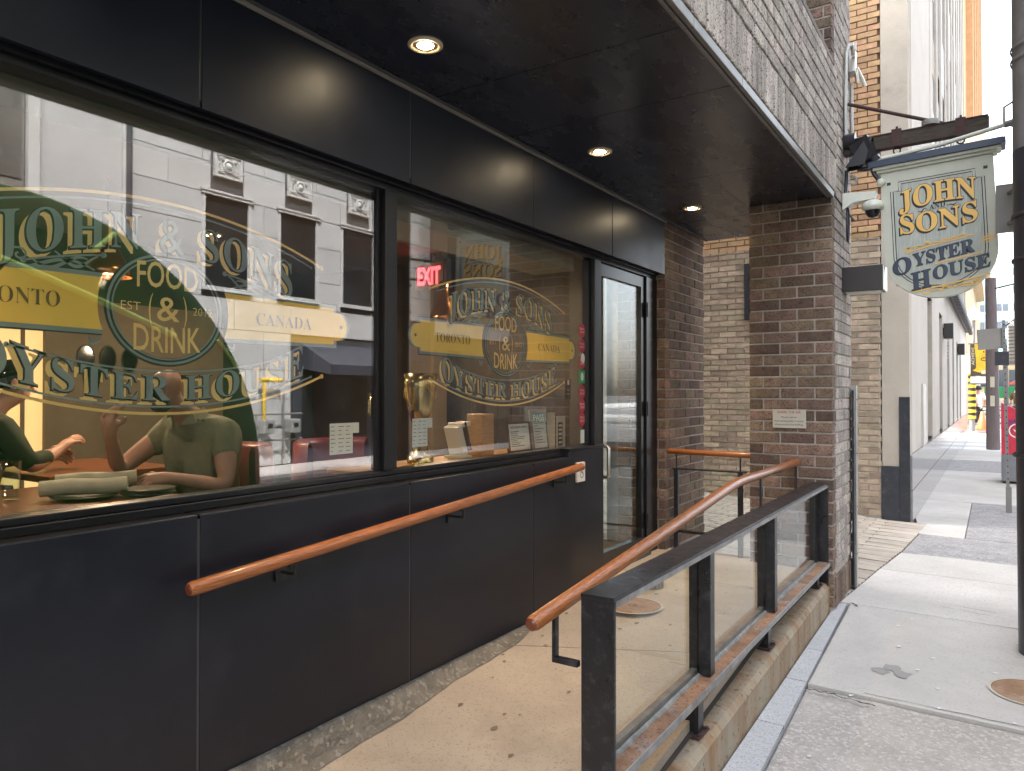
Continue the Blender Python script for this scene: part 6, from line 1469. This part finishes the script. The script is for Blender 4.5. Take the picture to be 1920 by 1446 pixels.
es = [('pelvis', 'waist'), ('waist', 'chest'), ('chest', 'neckb'), ('neckb', 'neck'), ('chest', 'shL'), ('shL', 'elL'), ('elL', 'wrL'), ('chest', 'shR'), ('shR', 'elR'), ('elR', 'wrR'), ('pelvis', 'knL'), ('knL', 'anL'), ('pelvis', 'knR'), ('knR', 'anR')]
h2 = (-4.27, 1.74, 0.05); f2 = (0.15, 0.97, -0.15)
head_chain(vs, es, 'neck', h2, f2); hand_chain(vs, es, 'wrR', (-.1, 0.75, 0.5), (-.8, .2, .4), (-.3, .5, -.6), 'r'); hand_chain(vs, es, 'wrL', (0.5, 0.8, 0.1), (.3, .1, .9), (.3, .3, -.8), 'l')
skin('body', vs, es, M['skin'], D2); head_parts(D2, h2, f2, hair=M['camera_dark'], bald=False)
sv = {'hem': ((-4.3, 1.530, -0.63), 0.15), 'waist': ((-4.3, 1.550, -0.44), 0.142), 'chest': ((-4.29, 1.600, -0.26), 0.152), 'collar': ((-4.28, 1.655, -0.11), 0.072), 'sL': ((-4.475, 1.610, -0.175), 0.076), 'cuffL': ((-4.452, 1.70, -0.355), 0.060), 'wristL': ((-4.33, 1.835, -0.345), 0.042), 'sR': ((-4.095, 1.630, -0.175), 0.076), 'cuffR': ((-4.045, 1.72, -0.36), 0.060), 'wristR': ((-4.12, 1.865, -0.325), 0.042)}
skin('shirt', sv, [('hem', 'waist'), ('waist', 'chest'), ('chest', 'collar'), ('chest', 'sL'), ('sL', 'cuffL'), ('cuffL', 'wristL'), ('chest', 'sR'), ('sR', 'cuffR'), ('cuffR', 'wristR')], M['dark_cloth'], D2)
tv = {'seat': ((-4.3, 1.530, -0.62), 0.15), 'knL': ((-4.42, 1.940, -0.63), 0.085), 'knR': ((-4.12, 1.940, -0.63), 0.085), 'anL': ((-4.44, 1.880, -1.06), 0.06), 'anR': ((-4.1, 1.880, -1.06), 0.06)}
skin('trousers', tv, [('seat', 'knL'), ('knL', 'anL'), ('seat', 'knR'), ('knR', 'anR')], M['trousers'], D2)
D2.location.y -= 0.0
# far walkers across the street
def walker(x, y, label, top, legs, stride=0.16):
    o = thing('person', label, 'person', (x, y, -1.46)); z = -1.46
    vs = {'pelvis': ((x, y, z + 0.95), 0.13), 'chest': ((x, y, z + 1.30), 0.15), 'neck': ((x, y, z + 1.50), 0.055), 'head': ((x, y, z + 1.62), 0.09), 'top': ((x, y, z + 1.70), 0.065), 'shL': ((x - .19, y, z + 1.40), .06), 'elL': ((x - .25, y + .05, z + 1.12), .045), 'haL': ((x - .22, y - .08, z + .88), .035), 'shR': ((x + .19, y, z + 1.40), .06), 'elR': ((x + .25, y - .05, z + 1.12), .045), 'haR': ((x + .22, y + .08, z + .88), .035),
          'knL': ((x - .09, y - stride * .6, z + .5), .075), 'anL': ((x - .09, y - stride, z + .09), .045), 'toL': ((x - .1, y - stride - .12, z + .04), .035), 'knR': ((x + .09, y + stride * .4, z + .5), .075), 'anR': ((x + .09, y + stride, z + .09), .045), 'toR': ((x + .1, y + stride - .12, z + .04), .035)}
    es = [('pelvis', 'chest'), ('chest', 'neck'), ('neck', 'head'), ('head', 'top'), ('chest', 'shL'), ('shL', 'elL'), ('elL', 'haL'), ('chest', 'shR'), ('shR', 'elR'), ('elR', 'haR'), ('pelvis', 'knL'), ('knL', 'anL'), ('anL', 'toL'), ('pelvis', 'knR'), ('knR', 'anR'), ('anR', 'toR')]
    skin('body', vs, es, M['skin'], o, sub=1)
    sv = {k: (vs[k][0], (vs[k][1] if not isinstance(vs[k][1], tuple) else vs[k][1][0]) + 0.03) for k in ('pelvis', 'chest', 'shL', 'elL', 'shR', 'elR')}; sv['hem'] = ((x, y, z + .72), .19)
    skin('coat', sv, [('pelvis', 'chest'), ('chest', 'shL'), ('shL', 'elL'), ('chest', 'shR'), ('shR', 'elR'), ('pelvis', 'hem')], top, o, sub=1)
    tv = {k: (vs[k][0], vs[k][1] + 0.02) for k in ('pelvis', 'knL', 'anL', 'knR', 'anR')}
    skin('trousers', tv, [('pelvis', 'knL'), ('knL', 'anL'), ('pelvis', 'knR'), ('knR', 'anR')], legs, o, sub=1)
    b = MB(); b.lathe((x, y + .015, z + 1.64), [(0.088, -0.03), (0.102, 0.02), (0.09, 0.09), (0.0005, 0.13)], 12); b.build('hair', M['hair'], o)
    return o
walker(0.86, 40.6, 'walker in a long brown coat by the far crossing', M['coat_brown'], M['trousers'])
w = walker(-0.62, 39.2, 'person with a dark helmet standing at the bicycles', M['far_frame'], M['trousers'])
MB().lathe((-0.62, 39.2, 0.20), [(0.12, -0.06), (0.14, 0.0), (0.12, 0.09), (0.0005, 0.14)], 12).build('helmet', M['ink'], w)
walker(-0.15, 43.5, 'person in a pale coat beyond the bicycles', M['sticker_red'], M['trousers'])['label'] = 'person in a red coat beyond the bicycles'

# ================================================================== ACROSS THE STREET (what the windows mirror)
OP = thing('opposite_building', 'pale limestone building across the street with carved panels over its windows', 'building', (9, 10, -1.55))
X0 = 8.5
bx('wall_backing', (X0 + .03, 5.42, -1.9), (14, 15.5, 9.6), M['joint'], OP)
wins = []
for k in range(4):
    if k < 3: wins.append((8.61 + 1.815 * k, 9.60 + 1.815 * k, 2.12, 3.92))
    wins.append((8.61 + 1.815 * k, 9.60 + 1.815 * k, 6.2, 8.4))
plq = [(8.80 + 1.815 * k, 9.44 + 1.815 * k, 4.32, 4.80) for k in range(3)]
store = [(10.78, 13.3, -1.56, 1.02), (13.9, 15.4, -1.56, 1.3)]
holes = wins + plq + store
its = []
rotO = Matrix(((0, -1, 0), (1, 0, 0), (0, 0, 1))).transposed()
row = 0; z = -1.55
while z < 9.0:
    hgt = 0.62 if row % 3 else 0.80
    y = 7.12 + (0.0 if row % 2 else -0.72)
    while y < 15.5:
        ya, yb = max(7.12, y), min(15.48, y + 1.44)
        # cut round the openings
        segs = [(ya, yb)]
        for (a, c, z0, z1) in holes:
            if z + hgt > z0 - .05 and z < z1 + .05 and not (z + hgt <= z0 or z >= z1):
                ns = []
                for (p, q) in segs:
                    if q <= a - .06 or p >= c + .06: ns.append((p, q)); continue
                    if p < a - .06: ns.append((p, a - .06))
                    if q > c + .06: ns.append((c + .06, q))
                segs = ns
        for (p, q) in segs:
            if q - p > 0.06: its.append((Vector((X0, (p + q) / 2, z + hgt / 2)), q - p - 0.014, hgt - 0.014, rotO, Vector((-1, 0, 0)), M['opp_stone'], 0.029, 'os'))
        y += 1.44
    z += hgt; row += 1
place_bricks(OP, its, 300, piece='stone', jit=0.001)
for (a, c, z0, z1) in wins:
    b = MB(); b.box((X0 - .05, a - .09, z1), (X0 + .02, c + .09, z1 + .06)); b.box((X0 - .07, a - .12, z1 + .061), (X0 + .02, c + .12, z1 + .10)); b.box((X0 - .06, a - .10, z0 - .09), (X0 + .02, c + .10, z0 - .005)); b.box((X0 - .02, a - .07, z0), (X0 + .02, a, z1 - .002)); b.box((X0 - .02, c, z0), (X0 + .02, c + .07, z1 - .002))
    f_ = b.build('window_frame', M['opp_trim'], OP)
    bx('pane', (X0 + .021, a, z0), (X0 + .028, c, z1), M['opp_glass'], f_); bx('meeting_rail', (X0 + .012, a + .001, (z0 + z1) / 2), (X0 + .0205, c - .001, (z0 + z1) / 2 + .03), M['opp_dark'], f_)
for (a, c, z0, z1) in plq:
    p_ = bx('carved_panel', (X0 - .02, a, z0), (X0 + .028, c, z1), M['opp_trim'], OP)
    b = MB(); cy_, cz_ = (a + c) / 2, (z0 + z1) / 2
    b.box((X0 - .045, a, z0), (X0 - .021, a + .04, z1)); b.box((X0 - .045, c - .04, z0), (X0 - .021, c, z1)); b.box((X0 - .045, a + .041, z0), (X0 - .021, c - .041, z0 + .04)); b.box((X0 - .045, a + .041, z1 - .04), (X0 - .021, c - .041, z1))
    b.lathe((X0 - .021, cy_, cz_), [(0.135, 0), (0.13, -0.035), (0.105, -0.04), (0.10, -0.02)], 18, axis='x'); b.lathe((X0 - .021, cy_, cz_), [(0.085, 0), (0.075, -0.03), (0.0005, -0.045)], 14, axis='x')
    for sy in (-1, 1):
        for sz in (-1, 1):
            b.tube([(X0 - .035, cy_ + sy * (0.15 + 0.05 * math.cos(t * .9)), cz_ + sz * (0.13 + 0.03 * math.sin(t * 1.1))) for t in range(7)], 0.017, 6); b.tube([(X0 - .035, cy_ + sy * 0.22, cz_ + sz * .02), (X0 - .04, cy_ + sy * 0.19, cz_ + sz * 0.09), (X0 - .035, cy_ + sy * .24, cz_ + sz * .15)], 0.016, 6)
    b.build('carving', M['opp_trim'], p_)
# smooth end bay with pilasters
bx('smooth_bay', (X0 - .03, 5.62, -1.8), (X0 + .028, 6.95, 9.5), M['opp_stone'], OP); bx('pilaster', (X0 - .10, 6.96, -1.8), (X0 + .028, 7.11, 9.7), M['opp_trim'], OP); bx('pilaster', (X0 - .10, 5.43, -1.8), (X0 + .028, 5.60, 9.7), M['opp_trim'], OP)
MB().tube([(X0 - .14, 7.03, -1.5), (X0 - .14, 7.03, 9.4)], 0.05, 10).build('downpipe', M['opp_dark'], OP)
# dark shop front with an awning
for (a, c, z0, z1) in store:
    s_ = bx('shop_front', (X0 + .005, a, z0), (X0 + .028, c, z1), M['opp_dark'], OP); bx('shop_glass', (X0 - .005, a + .25, z0 + .55), (X0 + .003, c - .25, z1 - .45), M['opp_glass'], s_); bx('shop_sill', (X0 - .06, a + .1, z0 + .42), (X0 + .003, c - .1, z0 + .52), M['joint'], s_)
aw = MB(); aw.prism([(X0, 11.0, 1.12), (X0 - .95, 11.0, 0.62), (X0 - .95, 11.0, 0.40), (X0, 11.0, 0.55)], (0, 2.3, 0)); aw.build('awning', M['opp_dark'], OP)
GM = thing('gas_meter', 'pair of grey gas meters on pipes with a yellow riser across the street', 'gas meter', (8.4, 10.2, -1.5))
b = MB(); b.tube([(X0 - .15, 10.15, 0.26), (X0 - .15, 9.90, 0.28), (X0 - .15, 9.90, 0.1), (X0 - .15, 9.90, -0.62)], 0.035, 8); b.tube([(X0 - .15, 9.80, .27), (X0 - .15, 10.35, .27)], 0.045, 8); b.build('yellow_riser', M['yellow'], GM)
b = MB(); b.tube([(X0 - .15, 9.6, -0.45), (X0 - .15, 10.9, -0.45)], 0.022, 8); b.tube([(X0 - .15, 9.6, -1.0), (X0 - .15, 10.9, -1.0)], 0.022, 8); b.tube([(X0 - .15, 10.4, 0.0), (X0 - .15, 10.4, -1.4)], 0.022, 8); b.tube([(X0 - .15, 9.7, -.45), (X0 - .15, 9.7, -1.4)], 0.02, 8); b.build('pipe', M['grey_back'], GM)
for y in (9.94, 10.62): bx('meter', (X0 - .30, y - .13, -0.86), (X0 - .06, y + .13, -0.56), M['galv'], GM, bev=0.03); bx('meter_dial', (X0 - .306, y - .06, -.74), (X0 - .3005, y + .06, -.64), M['ink'], GM)
O2 = thing('grey_panel_building', 'grey metal-panelled building next to the limestone one across the street', 'building', (10, 0, -1.5))
bx('wall', (X0 - .02, -30, -1.9), (14, 5.40, 9), M['pole'], O2)
for k in range(8):
    for q in range(4): bx('panel', (X0 - .04, 3.6 - k * 1.8, -1.4 + q * 2.4), (X0 - .0205, 5.35 - k * 1.8, 0.95 + q * 2.4), M['trim'] if q == 2 else M['grey_back'], O2)
b = MB()
for k in range(8): b.lathe((X0 - .0405, 4.9 - k * 1.8, 4.1), [(0.001, -0.02), (0.14, -0.02), (0.15, 0)], 14, axis='x')
b.build('round_port', M['opp_dark'], O2)
O3 = thing('brown_brick_building', 'dark brown brick building farther along the opposite side', 'building', (10, 18, -1.5))
bx('wall', (X0 - .1, 15.52, -1.9), (14, 21.8, 9), M['brick'], O3)
for k in range(3):
    for q in range(3): bx('window', (X0 - .115, 16.1 + k * 1.9, -0.8 + q * 3.2), (X0 - .101, 17.4 + k * 1.9, 1.2 + q * 3.2), M['opp_glass'], O3)
bx('band', (X0 - .13, 15.53, 1.6), (X0 - .101, 21.8, 2.0), M['opp_trim'], O3)
# green fabric dome shelter by the curb
TE = thing('dome_shelter', 'dark green fabric dome shelter with lime poles by the curb', 'shelter', (3.6, 3.0, -1.7))
TC = Vector((3.6, 3.037, -1.03)); RA = Vector((0.95, 3.037, 3.037))
b = MB(); pts = []; fs = []; nu, nv_ = 40, 18; zmin = -0.78
for i in range(nv_ + 1):
    a = -0.22 + (math.pi / 2 + 0.22) * i / nv_
    for k in range(nu):
        t = 2 * math.pi * k / nu; pts.append(TC + Vector((RA.x * math.cos(a) * math.cos(t), RA.y * math.cos(a) * math.sin(t), RA.z * math.sin(a))))
for i in range(nv_):
    for k in range(nu): q = i * nu + k; q2 = i * nu + (k + 1) % nu; fs.append((q, q2, q2 + nu, q + nu))
b.poly(pts, fs, True); b.build('fabric', M['tent'], TE)
def on(y, z, lift=0.012):
    q = 1 - ((y - TC.y) / RA.y) ** 2 - ((z - TC.z) / RA.z) ** 2; return (TC.x - RA.x * math.sqrt(max(0, q)) - lift, y, z)
def rib(p, q, r_, n=8): MB().tube([on(p[0] + (q[0] - p[0]) * k / n, p[1] + (q[1] - p[1]) * k / n) for k in range(n + 1)], r_, 8).build('pole', M['lime'], TE)
rib((1.7, 1.62), (4.55, 0.61), 0.034, 14); rib((3.78, 1.43), (4.08, 1.67), 0.028); rib((5.24, 0.62), (5.52, 0.31), 0.022)
MB().tube([TC + Vector((-0.02, (RA.y + .005) * math.cos(t), (RA.z + .005) * math.sin(t))) for t in [-0.22 + (math.pi + .44) * k / 48 for k in range(49)]], 0.018, 6).build('piping', M['lime_pale'], TE)
